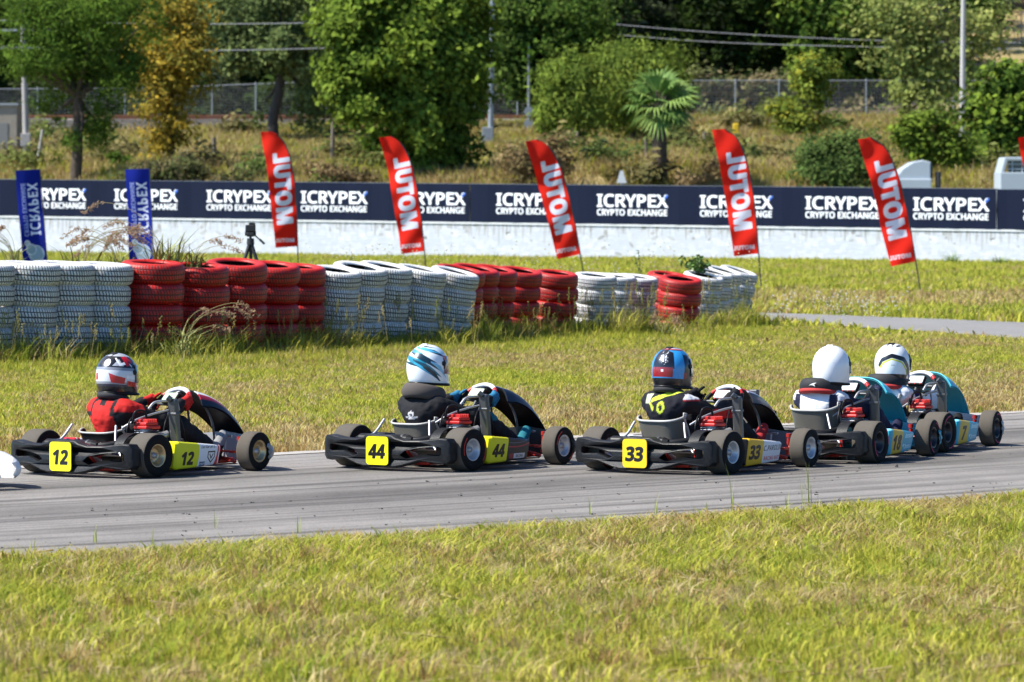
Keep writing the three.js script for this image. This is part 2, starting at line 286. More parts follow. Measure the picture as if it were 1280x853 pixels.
    mesh('frame_rail', wallSlab(a, b, t => y0(t) + bh - 0.03, t => y0(t) + bh + 0.012, -0.06, -0.1, 8), rail, b_);
    for (let t = a + 0.4; t < b; t += 3) { const p = wallPoint(t).addScaledVector(wallNormal, -0.14); mesh('post', cyl(V(p.x, wallTop(t) + 0.06, p.z), V(p.x, wallTop(t) + 0.06 + bh, p.z), 0.03, 0.03, 8), rail, b_); }
  });
}
// ---------- feather flags ----------
{
  const cloth = (w, h, draw) => new THREE.MeshPhysicalMaterial({ color: 0xffffff, roughness: 0.95, transmission: 0.35, thickness: 0, specularIntensity: 0.3, map: canvasTex(w, h, draw), side: THREE.DoubleSide });
  const redMat = cloth(256, 1024, (x, w, h) => {
    x.fillStyle = '#ea2a17'; x.fillRect(0, 0, w, h);
    x.save(); x.translate(w, 0); x.scale(-1, 1);                        // the print shows through from the far side, mirrored
    text(x, 'MOTUL', w * 0.46, h * 0.50, 186, { rot: -Math.PI / 2, color: '#e9e9f2', sx: 1.0, stroke: 15, skew: -0.1 });
    text(x, 'MOTUL', w * 0.5, h * 0.945, 46, { color: '#f0dfe2', sx: 1.1, stroke: 3 });
    x.restore();
  });
  // free edge and pole edge of the cloth, bottom to top, metres from the pole foot of the cloth
  const L = 2.62, freeE = [[0, -0.50], [0.25, -0.55], [0.5, -0.60], [0.75, -0.66], [0.9, -0.72], [1, -0.75]], poleE = [[0, 0], [0.3, 0], [0.55, -0.03], [0.72, -0.09], [0.85, -0.18], [0.94, -0.30], [0.985, -0.42], [1, -0.50]];
  const edge = (e, v) => { for (let i = 1; i < e.length; i++) if (v <= e[i][0]) return lerp(e[i - 1][1], e[i][1], (v - e[i - 1][0]) / (e[i][0] - e[i - 1][0])); return e[e.length - 1][1]; };
  function featherFlag(base, clothY, lean, yaw, sc, wave, label, group) {
    const o = thing('feather_flag', label, 'flag', group);
    o.position.copy(base); o.rotation.set(0, yaw, lean, 'YXZ'); o.scale.setScalar(sc);
    const cg = shell((u, v) => V(lerp(edge(poleE, v), edge(freeE, v), u), clothY + v * L - 0.02 * u * (1 - v), 0.08 * u * Math.sin(v * 5 + wave) + 0.08 * u * u * Math.sin(v * 11 + wave * 2) + 0.02 * Math.sin(v * 26 + u * 5 + wave)), 12, 40, 0.004, 1.2);
    planarUV(cg, (x, y) => { const v = clamp((y - clothY) / L); const a = edge(poleE, v), b = edge(freeE, v); const c = lerp(-0.02, -0.10, v) - 0.26; return [(x - c) / 0.66 + 0.5, v]; });
    mesh('flag_cloth', cg, redMat, o);
    const pp = [[0, -0.15, 0]]; for (let k = 0; k <= 12; k++) { const v = k / 12; pp.push([edge(poleE, v) + 0.008, clothY + v * L + (k ? 0 : 0.01), 0]); }
    mesh('pole', tube(pp, 0.014, 60, 8), std(lin(0.02, 0.02, 0.022), 0.4), o);
    mesh('ground_spike', cyl(V(0, -0.2, 0), V(0, 0.12, 0), 0.02, 0.022, 8), std(lin(0.25, 0.25, 0.25), 0.5, { metalness: 0.7 }), o);
  }
  const put = (px, pyCloth, s, lean, yaw, wave, label) => { const d = FPX / s, p = at(px, pyCloth, d), gy = H(p.x, p.z), c = p.y - gy, le = lean * Math.PI / 180, clothY = c / Math.cos(le); featherFlag(V(p.x + c * Math.tan(le), gy, p.z), clothY, le, yaw, 1, wave, label, 'red feather flags'); };
  put(371.5, 308, 55, 1.5, 0.1, 0.4, 'red feather flag beside the camera tripod');
  put(530, 314, 56, 5.5, -0.1, 1.4, 'red feather flag behind the middle white tyre stacks');
  put(725, 318, 57.5, 10, 0.05, 2.2, 'steeply leaning red feather flag behind the third red tyre section');
  put(948, 317, 60.5, 4.5, -0.06, 3.1, 'slightly leaning red feather flag just past the end of the tyre barrier');
  put(1144.5, 327, 62, 9.5, 0.04, 4.0, 'red feather flag leaning beside the truck cab with a roof fairing');
  put(1331, 325, 60, 5, 0.04, 1.0, 'red feather flag beside the truck with a barred rear window, mostly cut off');
  // blue printed flags
  const blueMat = cloth(256, 1024, (x, w, h) => {
    x.fillStyle = '#13299a'; x.fillRect(0, 0, w, h);
    x.save(); x.translate(w, 0); x.scale(-1, 1);
    text(x, 'ICRYPEX', w * 0.36, h * 0.43, 150, { rot: -Math.PI / 2, color: '#eef1ff', sx: 0.98 });
    text(x, 'CRYPTO EXCHANGE', w * 0.74, h * 0.43, 66, { rot: -Math.PI / 2, color: '#b9c2f2', sx: 0.98 });
    const coin = (cx, cy, r, c) => { x.fillStyle = c; x.beginPath(); x.ellipse(cx, cy, r * 0.85, r, 0.2, 0, 7); x.fill(); x.strokeStyle = '#f4f6fb'; x.lineWidth = 7; x.stroke(); };
    coin(w * 0.74, h * 0.795, 30, '#b5c3cf'); coin(w * 0.40, h * 0.915, 92, '#a9bccb'); coin(w * 0.60, h * 0.865, 60, '#9fb4c4');
    x.restore();
  });
  [[45, 327, 'blue printed banner flag behind the white tyre stacks with no red neighbour'], [178, 326, 'blue printed banner flag behind the first red tyre stack']].forEach(([px, py, label], i) => {
    const d = FPX / 54, p = at(px, py, d), gy = H(p.x, p.z), o = thing('banner_flag', label, 'flag', 'blue banner flags');
    o.position.set(p.x, gy, p.z); o.rotation.set(0, i ? -0.15 : 0.2, i ? 0.045 : 0.075, 'YXZ');
    const c = p.y - gy, h = 2.12, w = 0.56;
    mesh('flag_cloth', shell((u, v) => V((0.5 - u) * w, c + v * h, 0.04 * Math.sin(v * 7 + i) * (0.4 + u) + 0.03 * Math.cos(u * 5 + v * 4)), 8, 30, 0.004, 1.2), blueMat, o);
    const g = o.children[0].geometry; planarUV(g, (x, y) => [x / w + 0.5, (y - c) / h]);
    mesh('pole', cyl(V(w / 2 + 0.01, -0.15, 0), V(w / 2 + 0.01, c + h, 0), 0.013, 0.011, 8), std(lin(0.03, 0.03, 0.035), 0.4), o);
    mesh('top_bar', cyl(V(w / 2 + 0.01, c + h, 0), V(-w / 2, c + h + 0.008, 0), 0.008, 0.008, 6), std(lin(0.03, 0.03, 0.035), 0.4), o);
  });
}
// ---------- tyre barrier ----------
const stackBases = [];
{
  const D = 0.64, TH = 0.205;
  const treadTex = (base, dirt) => canvasTex(2048, 256, (x, w, h) => { // v 0..1 once round the section; tread in the middle half, moulded grooves bare of paint
    x.fillStyle = base; x.fillRect(0, 0, w, h); const r = mulberry(dirt);
    const y0 = h * 0.29, y1 = h * 0.71, g = base === '#c01a10' ? 'rgba(30,4,4,0.8)' : 'rgba(34,36,42,0.92)';
    x.strokeStyle = g; x.lineWidth = 6; for (const f of [0.3, 0.52, 0.76]) { x.beginPath(); x.moveTo(0, lerp(y0, y1, f)); x.lineTo(w, lerp(y0, y1, f)); x.stroke(); }
    for (let i = 0; i < 64; i++) { const px = i * w / 64 + (r() - 0.5) * 6; x.lineWidth = 8;
      const ln = (a, b, dx, o = 0) => { x.beginPath(); x.moveTo(px + o, lerp(y0, y1, a)); x.lineTo(px + o + dx, lerp(y0, y1, b)); x.stroke(); };
      ln(-0.08, 0.27, 2); ln(0.33, 0.5, 15, 6); ln(0.55, 0.73, 15, 14); ln(0.8, 1.1, -2, 9); }
    for (let i = 0; i < 900; i++) { const a = 0.04 + 0.12 * r(); x.fillStyle = base === '#c01a10' ? `rgba(${70 + 60 * r()},12,10,${a})` : `rgba(${120 + 60 * r()},${112 + 60 * r()},${96 + 60 * r()},${a})`; x.beginPath(); x.ellipse(r() * w, r() * h, 3 + r() * 40, 2 + r() * 10, 0, 0, 7); x.fill(); }
    for (let i = 0; i < 330; i++) { x.fillStyle = `rgba(35,32,30,${0.15 + 0.3 * r()})`; x.fillRect(r() * w, y0 + r() * (y1 - y0), 2 + r() * 9, 1 + r() * 4); }
  }, true);
  const prof = []; // closed section: outer sidewall, tread, other sidewall, inside
  const R = D / 2, hh = TH / 2;
  for (const [r, y] of [[0.195, -0.075], [0.21, -0.094], [0.245, -0.102], [0.28, -0.098], [0.302, -0.086], [0.3145, -0.066], [0.32, -0.04], [0.3205, 0], [0.32, 0.04], [0.3145, 0.066], [0.302, 0.086], [0.28, 0.098], [0.245, 0.102], [0.21, 0.094], [0.195, 0.075], [0.205, 0.065], [0.27, 0.075], [0.295, 0.05], [0.298, 0], [0.295, -0.05], [0.27, -0.075], [0.205, -0.065], [0.195, -0.075]]) prof.push(new THREE.Vector2(r, y));
  const tyreGeo = new THREE.LatheGeometry(prof, 72);
  { const uv = tyreGeo.attributes.uv, P = tyreGeo.attributes.position, np = prof.length; // v by position on the outer skin, the hollow inside gets the plain edge
    for (let i = 0; i < uv.count; i++) { const k = i % np; const v = k <= 14 ? k / 14 : 0.01; uv.setY(i, 0.02 + 0.96 * v); } }
  const liner = std(lin(0.012, 0.012, 0.013), 0.85);
  const whites = [1, 2, 3].map(k => { const t = treadTex('#e3e3e1', 30 + k); return std(0xffffff, 0.62, { map: t, bumpMap: t, bumpScale: 0.006 }); });
  const reds = [1, 2].map(k => { const t = treadTex('#c01a10', 40 + k); return std(0xffffff, 0.5, { map: t, bumpMap: t, bumpScale: 0.006 }); });
  // inside of the carcass stays bare rubber: second material group
  { const idx = tyreGeo.index, np = prof.length - 1, a = [], b = []; for (let i = 0; i < idx.count; i += 6) { const seg = (i / 6) % np; (seg >= 14 ? b : a).push(...Array.from(idx.array.slice(i, i + 6))); } tyreGeo.setIndex([...a, ...b]); tyreGeo.clearGroups(); tyreGeo.addGroup(0, a.length, 0); tyreGeo.addGroup(a.length, b.length, 1); }
  // right edge at the top (photo px), paint, top row, scale px/m, lean (deg), tip towards camera (deg), section
  const W_ = 'w', R_ = 'r', S = [
    [-30, W_, 326, 120, 3, 2, 0], [20, W_, 327, 119, 3, 2, 0], [76, W_, 328, 118, 3.5, 2, 0], [119, W_, 328, 117, 2.5, 2, 0], [166, W_, 329, 116, 2.5, 2, 0],
    [230, R_, 327, 115, 1.5, 4, 1], [287, R_, 331, 113.5, 2, 6, 1], [335, R_, 327, 112, 2.5, 8, 1], [376, R_, 330, 110.5, 2.5, 7, 1], [409, R_, 332, 109, 2.5, 6, 1],
    [453, W_, 336, 108, 4, 7, 2], [486, W_, 332, 107, 5, 8, 2], [518, W_, 331, 106, 5.5, 6, 2], [559, W_, 335, 105, 6.5, 5, 2], [601, W_, 338, 104, 7, 5, 2],
    [609, R_, 335, 102.5, 6, 6, 3], [627, R_, 334, 101.5, 5, 7, 3], [648, R_, 335, 100.5, 5, 7, 3], [679, R_, 337, 99, 4, 7, 3], [724, R_, 340, 98, 3, 7, 3],
    [771, W_, 343, 97, 2.5, 6, 4], [796, W_, 344, 95.5, 2.5, 6, 4], [823, W_, 345, 94.5, 3, 6, 4],
    [862, R_, 342, 92.5, 4, 7, 5], [879, R_, 347, 95.5, 3, 8, 5],
    [906, W_, 343, 91, 6, 8, 6], [918, W_, 339, 89.5, 7, 7, 6], [931, W_, 337, 88, 8, 7, 6], [949, W_, 337, 86.5, 9, 6, 6]];
  const sect = ['blue flag section', 'tripod section', 'long white section', 'middle red section', 'three-stack white section', 'short red section', 'end section'], ordinal = ['first', 'second', 'third', 'fourth', 'fifth'];
  const rank = ['bottom', 'second lowest', 'middle', 'second highest', 'topmost'];
  const ax = V(0, 0, 1), axX = V(1, 0, 0);
  S.forEach(([xr, c, yt, s, lean0, tip, sec], si) => {
    const lean = lean0 * (sec > 1 ? 1.35 : 1);
    const d = FPX / s, sc = clamp(at(xr, yt, d).y / (5 * TH), 0.9, 1.1);
    const q = new THREE.Quaternion().setFromAxisAngle(ax, -lean * Math.PI / 180).multiply(new THREE.Quaternion().setFromAxisAngle(axX, tip * 0.5 * Math.PI / 180));
    const up = V(0, 1, 0).applyQuaternion(q), top = at(xr, yt, d).add(V(-R * sc, 0, 0));     // front rim of the top tyre sits at this row
    const hTop = Math.min(top.y, 5 * TH * sc + 0.02), n = 5, first = hTop - n * TH * sc;  // a little sunk where the barrier has settled
    const foot = V(top.x - up.x / up.y * hTop, 0, top.z - up.z / up.y * hTop);
    stackBases.push([foot.x, foot.z, hTop, top]);
    for (let k = 0; k < n; k++) {
      const y = first + (k + 0.5) * TH * sc; if (y < -0.02) continue;
      const m = mesh(numbered('tyre'), tyreGeo, [c === W_ ? whites[(si + k) % 3] : reds[(si + k) % 2], liner]);
      m.position.copy(foot).addScaledVector(up, y / up.y).add(V(rr(-0.012, 0.012), 0, rr(-0.015, 0.015)));
      const jit = new THREE.Quaternion().setFromEuler(new THREE.Euler(rr(-0.012, 0.012), 0, rr(-0.012, 0.012)));
      m.quaternion.copy(q).multiply(jit).multiply(new THREE.Quaternion().setFromAxisAngle(V(0, 1, 0), rnd() * 6.28));
      if (k === n - 1) m.quaternion.premultiply(new THREE.Quaternion().setFromAxisAngle(axX, tip * 0.6 * Math.PI / 180)).premultiply(new THREE.Quaternion().setFromAxisAngle(ax, -lean * 0.3 * Math.PI / 180));
      m.scale.setScalar(sc);
      const same = S.filter(q => q[6] === sec), nth = same.length - 1 - same.findIndex(q => q[0] === xr);
      m.userData = { label: `${rank[k]} ${c === W_ ? 'white' : 'red'} tyre, ${ordinal[nth]} stack from the ${sec === 6 ? 'return track' : 'leafy plant'} side in the ${sect[sec]}`, category: 'tyre', group: `tyres of the ${sect[sec]}` };
      scene.add(m);
    }
  });
}
// ---------- railway fence, poles, cables, hut, trucks ----------
const galv = std(lin(0.30, 0.32, 0.33), 0.5, { metalness: 0.5 }), concreteMat = std(lin(0.42, 0.37, 0.30), 0.92, { map: asphaltTex, bumpMap: grainTex, bumpScale: 0.01 });
{
  const zf = -(163 + 103.5), s = FPX / -zf, f = thing('railway_fence', 'long wire mesh fence with thin posts along the railway', 'fence');
  const yTop = 9.0, xs = []; for (let x = -36; x <= 36; x += 2.42) xs.push(x);
  const postG = G(cyl(V(0, 0, 0), V(0, 2.35, 0), 0.04, 0.04, 8), new THREE.SphereGeometry(0.045, 8, 6).translate(0, 2.35, 0));
  const ground = (x) => H(x, zf) + 0.1;
  xs.forEach(x => { const p = mesh('post', postG, galv, f); p.position.set(x, ground(x), zf); });
  for (let i = 1; i < xs.length; i++) { const a = V(xs[i - 1], ground(xs[i - 1]) + 2.3, zf), b = V(xs[i], ground(xs[i]) + 2.3, zf); mesh('top_rail', cyl(a, b, 0.03, 0.03, 6), galv, f);
    const w = [], x0 = xs[i - 1], x1 = xs[i], g0 = ground((x0 + x1) / 2); for (let k = 0; k < 16; k++) { const t = k / 16; w.push(cyl(V(lerp(x0, x1, t), g0, zf), V(lerp(x0, x1, t), g0 + 2.3, zf), 0.006, 0.006, 3, true)); } for (let k = 1; k < 14; k++) w.push(cyl(V(x0, g0 + k * 0.165, zf), V(x1, g0 + k * 0.165, zf), 0.006, 0.006, 3, true));
    mesh('wire_mesh', G(w), galv, f); }
  const f2 = thing('hill_fence', 'short wire fence on the dry slope high on the right', 'fence'), d2 = 345;
  for (let k = 0; k < 7; k++) { const p = at(1225 + k * 26, 85, d2), y = H(p.x, p.z); const q = mesh('post', cyl(V(0, -0.2, 0), V(0, 2.3, 0), 0.05, 0.05, 6), galv, f2); q.position.set(p.x, y, p.z); if (k < 6) { const r = at(1225 + (k + 1) * 26, 85, d2), yr = H(r.x, r.z); for (const h of [0.7, 1.5, 2.2]) mesh('wire', cyl(V(p.x, y + h, p.z), V(r.x, yr + h, r.z), 0.015, 0.015, 4), galv, f2); } }
  // poles
  const pole = (label, px, yb, yt, d, r, mat, lean = 0) => { const o = thing('utility_pole', label, 'pole'), p = at(px, yb, d), t = at(px + lean, yt, d); const y = H(p.x, p.z); o.position.set(p.x, y, p.z); mesh('shaft', cyl(V(0, -0.2, 0), V(t.x - p.x, t.y - y, 0), r, r * 0.75, 12), mat, o); return [o, p, t, y]; };
  const [p1, b1] = pole('tall grey lamp post beside the big broad-leaved tree', 613, 182, -60, 214, 0.13, galv, 3); mesh('service_box', box(0.5, 0.9, 0.35, -0.12, at(613, 172, 214).y - H(b1.x, b1.z), 0.2, 0.03), galv, p1); mesh('base_plate', box(0.6, 0.06, 0.6, 0, 0.03, 0, 0.01), galv, p1);
  const paleC = std(lin(0.46, 0.44, 0.42), 0.85, { map: asphaltTex });
  const [p2, b2] = pole('pale concrete utility pole beside the hut', 33, 180, -50, 222, 0.15, paleC, -7); mesh('meter_box', box(0.45, 0.6, 0.3, -0.02, at(33, 175, 222).y - H(b2.x, b2.z), 0.2, 0.03), paleC, p2); mesh('cross_arm', box(3.0, 0.12, 0.12, -0.25, at(33, 38, 222).y - H(b2.x, b2.z), 0, 0.02), galv, p2); mesh('cross_arm', box(2.0, 0.1, 0.1, -0.2, at(33, 60, 222).y - H(b2.x, b2.z), 0, 0.02), galv, p2);
  pole('thin white concrete pole in front of the leaning slender tree', 1203, 180, -40, 224, 0.14, std(lin(0.62, 0.61, 0.58), 0.85, { map: asphaltTex }), 2);
  pole('rough wooden post on the grass between first and second red flags', 415, 212, 152, 205, 0.1, barkMat2(), 1);
  pole('dark wooden post beside the yellowing tree', 268, 208, 172, 200, 0.12, barkMat2(), -1);
  pole('weathered timber stake before the palm', 809, 224, 174, 197, 0.07, barkMat2(), -2);
  pole('short timber stake left of the fourth red flag', 881, 203, 165, 214, 0.1, barkMat2(), 0);
  pole('thin stake under the pale willow-like tree', 720, 200, 165, 214, 0.09, barkMat2(), 2);
  pole('bent grey stake at the foot of the concrete pole', 44, 200, 162, 205, 0.08, paleC, 9);
  function barkMat2() { return barkMat2.m ??= std(lin(0.20, 0.165, 0.125), 0.95, { bumpMap: grainTex, bumpScale: 0.02 }); }
  const sg = thing('railway_signal', 'grey double round railway signal back on a short post', 'signal'), sp = at(661, 168, 240); sg.position.set(sp.x, H(sp.x, sp.z), sp.z); { const y = at(661, 148, 240).y - sg.position.y; mesh('post', cyl(V(0, 0, 0), V(0, y + 3.6, 0), 0.07, 0.06, 8), galv, sg); for (const dy of [-0.28, 0.34]) mesh('target_disc', cyl(V(0, y + dy, 0.08), V(0, y + dy, 0.13), 0.24, 0.24, 20), galv, sg); }
  // cables
  const cable = (label, pts, d, r = 0.02) => { const c = pts.map(([x, y]) => at(x, y, d)); solo('overhead_cable', label, 'cable', tube(c, r, 40, 5), std(lin(0.36, 0.36, 0.36), 0.5), 'overhead cables'); };
  cable('upper cable passing the concrete pole over the pine and yellowing trees', [[-40, 24], [100, 28], [285, 30], [420, 28]], 226); cable('lower cable passing the concrete pole over the pine and yellowing trees', [[-40, 57], [100, 62], [280, 63], [420, 60]], 230);
  cable('upper cable over the wood at the right of the dark tree', [[560, 10], [765, 30], [900, 41], [1110, 51], [1330, 54]], 255); cable('lower cable over the wood at the right of the dark tree', [[560, 26], [765, 43], [900, 53], [1110, 59], [1330, 62]], 256);
  // hut at the far left
  const hut = thing('concrete_hut', 'small tan concrete hut by the railway bank', 'hut'), hp = at(6, 190, 224); hut.position.set(hp.x, H(hp.x, hp.z) - 0.1, hp.z); { const top = at(6, 133, 224).y - hut.position.y; mesh('wall', box(1.35, top, 2.2, 0, top / 2, 0, 0.02), concreteMat, hut); mesh('roof_slab', box(1.5, 0.12, 2.4, 0, top + 0.06, 0, 0.02), galv, hut); mesh('door', box(0.7, 1.7, 0.05, -0.1, 0.9, 1.1, 0.01), std(lin(0.2, 0.2, 0.19), 0.7), hut); }
  const mk = thing('marker_post', 'bright yellow marker post behind the fourth red flag', 'marker'), mp = at(920, 166, 230); mk.position.set(mp.x, H(mp.x, mp.z), mp.z); mesh('post', cyl(V(0, 0, 0), V(0, mp.y - mk.position.y, 0), 0.05, 0.05, 8), galv, mk); mesh('marker_head', box(0.28, 0.5, 0.1, 0, mp.y - mk.position.y + 0.2, 0, 0.06), std(lin(0.75, 0.5, 0.02), 0.5), mk);
  const ws = thing('warning_sign', 'small white triangular sign peeking over the banner', 'sign'), wp = at(777, 240, 172); ws.position.set(wp.x, H(wp.x, wp.z), wp.z); { const y = at(777, 222, 172).y - ws.position.y; mesh('post', cyl(V(0, 0, 0), V(0, y, 0), 0.03, 0.03, 8), galv, ws); mesh('sign_face', new THREE.ExtrudeGeometry((() => { const q = new THREE.Shape(); q.moveTo(-0.18, 0); q.lineTo(0.18, 0); q.lineTo(0.05, 0.45); q.lineTo(-0.05, 0.45); return q; })(), { depth: 0.03, bevelEnabled: false }).translate(0, y - 0.2, 0), std(lin(0.72, 0.72, 0.72), 0.6), ws); }
  // trucks parked behind the wall
  const paint = std(lin(0.42, 0.47, 0.50), 0.4), glass = std(lin(0.03, 0.035, 0.04), 0.08), dark = std(lin(0.03, 0.03, 0.032), 0.6);
  const wheelT = (o, x, z) => { const w = sub('wheel', o); w.position.set(x, 0.48, z); mesh('tyre', new THREE.TorusGeometry(0.34, 0.14, 12, 28), dark, w); mesh('rim', cyl(V(0, 0, -0.1), V(0, 0, 0.1), 0.26, 0.26, 18), paint, w); };
  { const d = 160, t = thing('truck', 'pale truck cab with a curved roof fairing behind the banner', 'truck'), p = at(1143, 250, d); t.position.set(p.x, H(p.x, p.z), p.z); const s_ = FPX / d, top = at(1143, 202, d).y - t.position.y, w = 1.14;
    const prof = (pts, dep) => new THREE.ExtrudeGeometry((() => { const q = new THREE.Shape(); pts.forEach((a, i) => i ? q.lineTo(...a) : q.moveTo(...a)); return q; })(), { depth: dep, bevelEnabled: true, bevelSize: 0.04, bevelThickness: 0.04, bevelSegments: 2 }).translate(0, 0, -dep / 2);
    mesh('cab', prof([[-1.3, 0.5], [0.45, 0.5], [0.45, top - 0.62], [-0.75, top - 0.62], [-1.1, top - 1.2], [-1.3, 1.2]], 2.2), paint, t);
    mesh('roof_fairing', prof([[-0.72, top - 0.6], [0.42, top - 0.6], [0.42, top - 0.06], [0.2, top], [-0.1, top - 0.06], [-0.45, top - 0.28]], 2.0), paint, t);
    mesh('fairing_back', box(0.05, 0.52, 1.9, 0.50, top - 0.34, 0, 0.01), dark, t); mesh('side_window', box(0.7, 0.5, 0.02, -0.45, top - 1.15, 1.16, 0.02), glass, t); mesh('windscreen', box(0.03, 0.6, 1.9, -1.15, top - 1.05, 0, 0.01, 0, 0, -0.5), glass, t); mesh('exhaust_stack', cyl(V(0.72, 0.6, 0.9), V(0.72, top - 0.35, 0.9), 0.09, 0.09, 12), dark, t); mesh('load_bed', box(3.4, 0.25, 2.1, 2.3, 0.95, 0, 0.03), dark, t); for (const x of [-0.6, 2.6, 3.4]) for (const z of [-1, 1]) wheelT(t, x, z); }
  { const d = 158, t = thing('truck', 'white truck with a barred rear window behind the banner end', 'truck'), p = at(1285, 250, d); t.position.set(p.x, H(p.x, p.z), p.z); const top = at(1270, 198, d).y - t.position.y;
    const prof = (pts, dep) => new THREE.ExtrudeGeometry((() => { const q = new THREE.Shape(); pts.forEach((a, i) => i ? q.lineTo(...a) : q.moveTo(...a)); return q; })(), { depth: dep, bevelEnabled: true, bevelSize: 0.03, bevelThickness: 0.03, bevelSegments: 2 }).translate(0, 0, -dep / 2);
    mesh('cab', prof([[-0.98, 0.5], [1.5, 0.5], [1.5, top - 0.5], [-0.98, top - 0.5]], 2.0), paint, t);
    mesh('window_frame', prof([[-0.98, top - 0.5], [-0.9, top - 0.5], [-0.78, top - 0.06], [1.5, top - 0.06], [1.5, top], [-0.84, top]], 1.9), paint, t); mesh('rear_window', box(2.2, 0.42, 0.03, 0.36, top - 0.28, 0.85, 0.01), glass, t);
    for (let k = 0; k < 7; k++) mesh('window_bar', cyl(V(-0.6 + k * 0.32, top - 0.5, 0.9), V(-0.6 + k * 0.32, top - 0.06, 0.9), 0.018, 0.018, 6), paint, t); for (const y of [-0.2, -0.36]) mesh('window_bar', cyl(V(-0.8, top + y, 0.9), V(1.5, top + y, 0.9), 0.016, 0.016, 6), paint, t);
    mesh('roof_rail', box(2.3, 0.05, 1.9, 0.36, top - 0.03, 0, 0.02), paint, t); for (const x of [-0.4, 1.2]) for (const z of [-0.95, 0.95]) wheelT(t, x, z); }
  // tripod with camera behind the red tyres
  const td = FPX / 98, tp = thing('camera_tripod', 'black camera tripod standing behind the red tyre section', 'tripod'), t0 = at(313, 330, td), hubY = at(314, 301, td).y; tp.position.set(t0.x, 0, t0.z); const blk = std(lin(0.015, 0.015, 0.016), 0.5), gld = std(lin(0.3, 0.2, 0.09), 0.6);
  for (const a of [0.5, 2.6, 4.7]) { const foot_ = V(Math.cos(a) * 0.48, 0, Math.sin(a) * 0.48), hub = V(0, hubY, 0), leg = mesh('leg', cyl(hub, hub.clone().lerp(foot_, 0.45), 0.024, 0.022, 10), blk, tp); mesh('lower_section', cyl(hub.clone().lerp(foot_, 0.45), foot_, 0.014, 0.013, 8), blk, leg); mesh('leg_lock', cyl(hub.clone().lerp(foot_, 0.43), hub.clone().lerp(foot_, 0.48), 0.026, 0.026, 10), gld, leg); }
  mesh('center_column', cyl(V(0, hubY - 0.3, 0), V(0, hubY + 0.06, 0), 0.018, 0.018, 10), blk, tp); mesh('hub', cyl(V(0, hubY - 0.05, 0), V(0, hubY + 0.03, 0), 0.05, 0.045, 14), blk, tp);
  mesh('head', G(box(0.1, 0.06, 0.09, 0, hubY + 0.08, 0, 0.015), cyl(V(-0.07, hubY + 0.09, 0), V(0.07, hubY + 0.09, 0), 0.028, 0.028, 12)), blk, tp); mesh('pan_handle', G(cyl(V(0.04, hubY + 0.08, 0), V(0.16, hubY - 0.02, 0.05), 0.009, 0.009, 8), cyl(V(0.12, hubY + 0.015, 0.035), V(0.18, hubY - 0.04, 0.06), 0.017, 0.015, 10)), blk, tp);
  const cam = thing('video_camera', 'small black camera mounted on the tripod', 'camera'); cam.position.set(t0.x, hubY + 0.112, t0.z); mesh('camera_body', box(0.13, 0.09, 0.09, 0, 0.045, 0, 0.012), blk, cam); mesh('lens', cyl(V(-0.02, 0.045, -0.04), V(-0.02, 0.045, -0.13), 0.035, 0.04, 16), blk, cam); mesh('viewfinder', box(0.06, 0.035, 0.05, 0.01, 0.1, 0, 0.008), blk, cam); mesh('microphone', cyl(V(0.05, 0.1, -0.05), V(0.05, 0.1, 0.04), 0.014, 0.014, 10), blk, cam);
}
// ---------- racing karts ----------
// kart axes: x forward, y up, z to its right; origin on the ground under the rear axle
const scuffTex = canvasTex(512, 512, (x, w, h) => { x.fillStyle = '#1b1c1e'; x.fillRect(0, 0, w, h); const r = mulberry(61); for (let i = 0; i < 420; i++) { const g = 45 + r() * 60; x.strokeStyle = `rgba(${g},${g},${g},${0.1 + 0.3 * r()})`; x.lineWidth = 0.6 + r() * 1.6; const px = r() * w, py = r() * h, l = 6 + r() * 60; x.beginPath(); x.moveTo(px, py); x.lineTo(px + l, py + (r() - 0.5) * 8); x.stroke(); } for (let i = 0; i < 260; i++) { const g = 60 + r() * 40; x.fillStyle = `rgba(${g},${g - 6},${g - 14},${0.05 + 0.12 * r()})`; x.beginPath(); x.ellipse(r() * w, r() * h, 3 + r() * 22, 2 + r() * 9, 0, 0, 7); x.fill(); } }, true); scuffTex.repeat.set(2, 2);
const phys = (color, roughness, more) => new THREE.MeshPhysicalMaterial({ color, roughness, specularIntensity: 0.45, ...more });
const KM = {
  black: phys(lin(0.009, 0.009, 0.010), 0.4), plastic: phys(0xffffff, 0.42, { map: scuffTex, bumpMap: grainTex, bumpScale: 0.0008 }), rubber: phys(lin(0.008, 0.0078, 0.0075), 0.75, { bumpMap: grainTex, bumpScale: 0.001 }),
  scrub: phys(lin(0.10, 0.088, 0.072), 0.9, { bumpMap: grainTex, bumpScale: 0.0015 }), steel: std(lin(0.62, 0.62, 0.63), 0.28, { metalness: 0.9 }), gun: std(lin(0.085, 0.09, 0.095), 0.4, { metalness: 0.35 }), alu: std(lin(0.46, 0.46, 0.47), 0.45, { metalness: 0.75 }),
  red: std(lin(0.50, 0.018, 0.014), 0.35), frameRed: std(lin(0.42, 0.025, 0.015), 0.3), white: std(lin(0.74, 0.74, 0.74), 0.4), seat: std(lin(0.13, 0.122, 0.10), 0.45, { bumpMap: grainTex, bumpScale: 0.001 }), seatRim: std(lin(0.42, 0.41, 0.38), 0.5),
  gold: std(lin(0.62, 0.45, 0.24), 0.33, { metalness: 0.75 }), silver: std(lin(0.56, 0.57, 0.58), 0.42, { metalness: 0.6 }), darkRim: std(lin(0.05, 0.05, 0.055), 0.35, { metalness: 0.6 }), tank: std(lin(0.55, 0.54, 0.5), 0.5), lens: std(lin(0.01, 0.01, 0.012), 0.08), magenta: std(lin(0.5, 0.02, 0.1), 0.6),
};
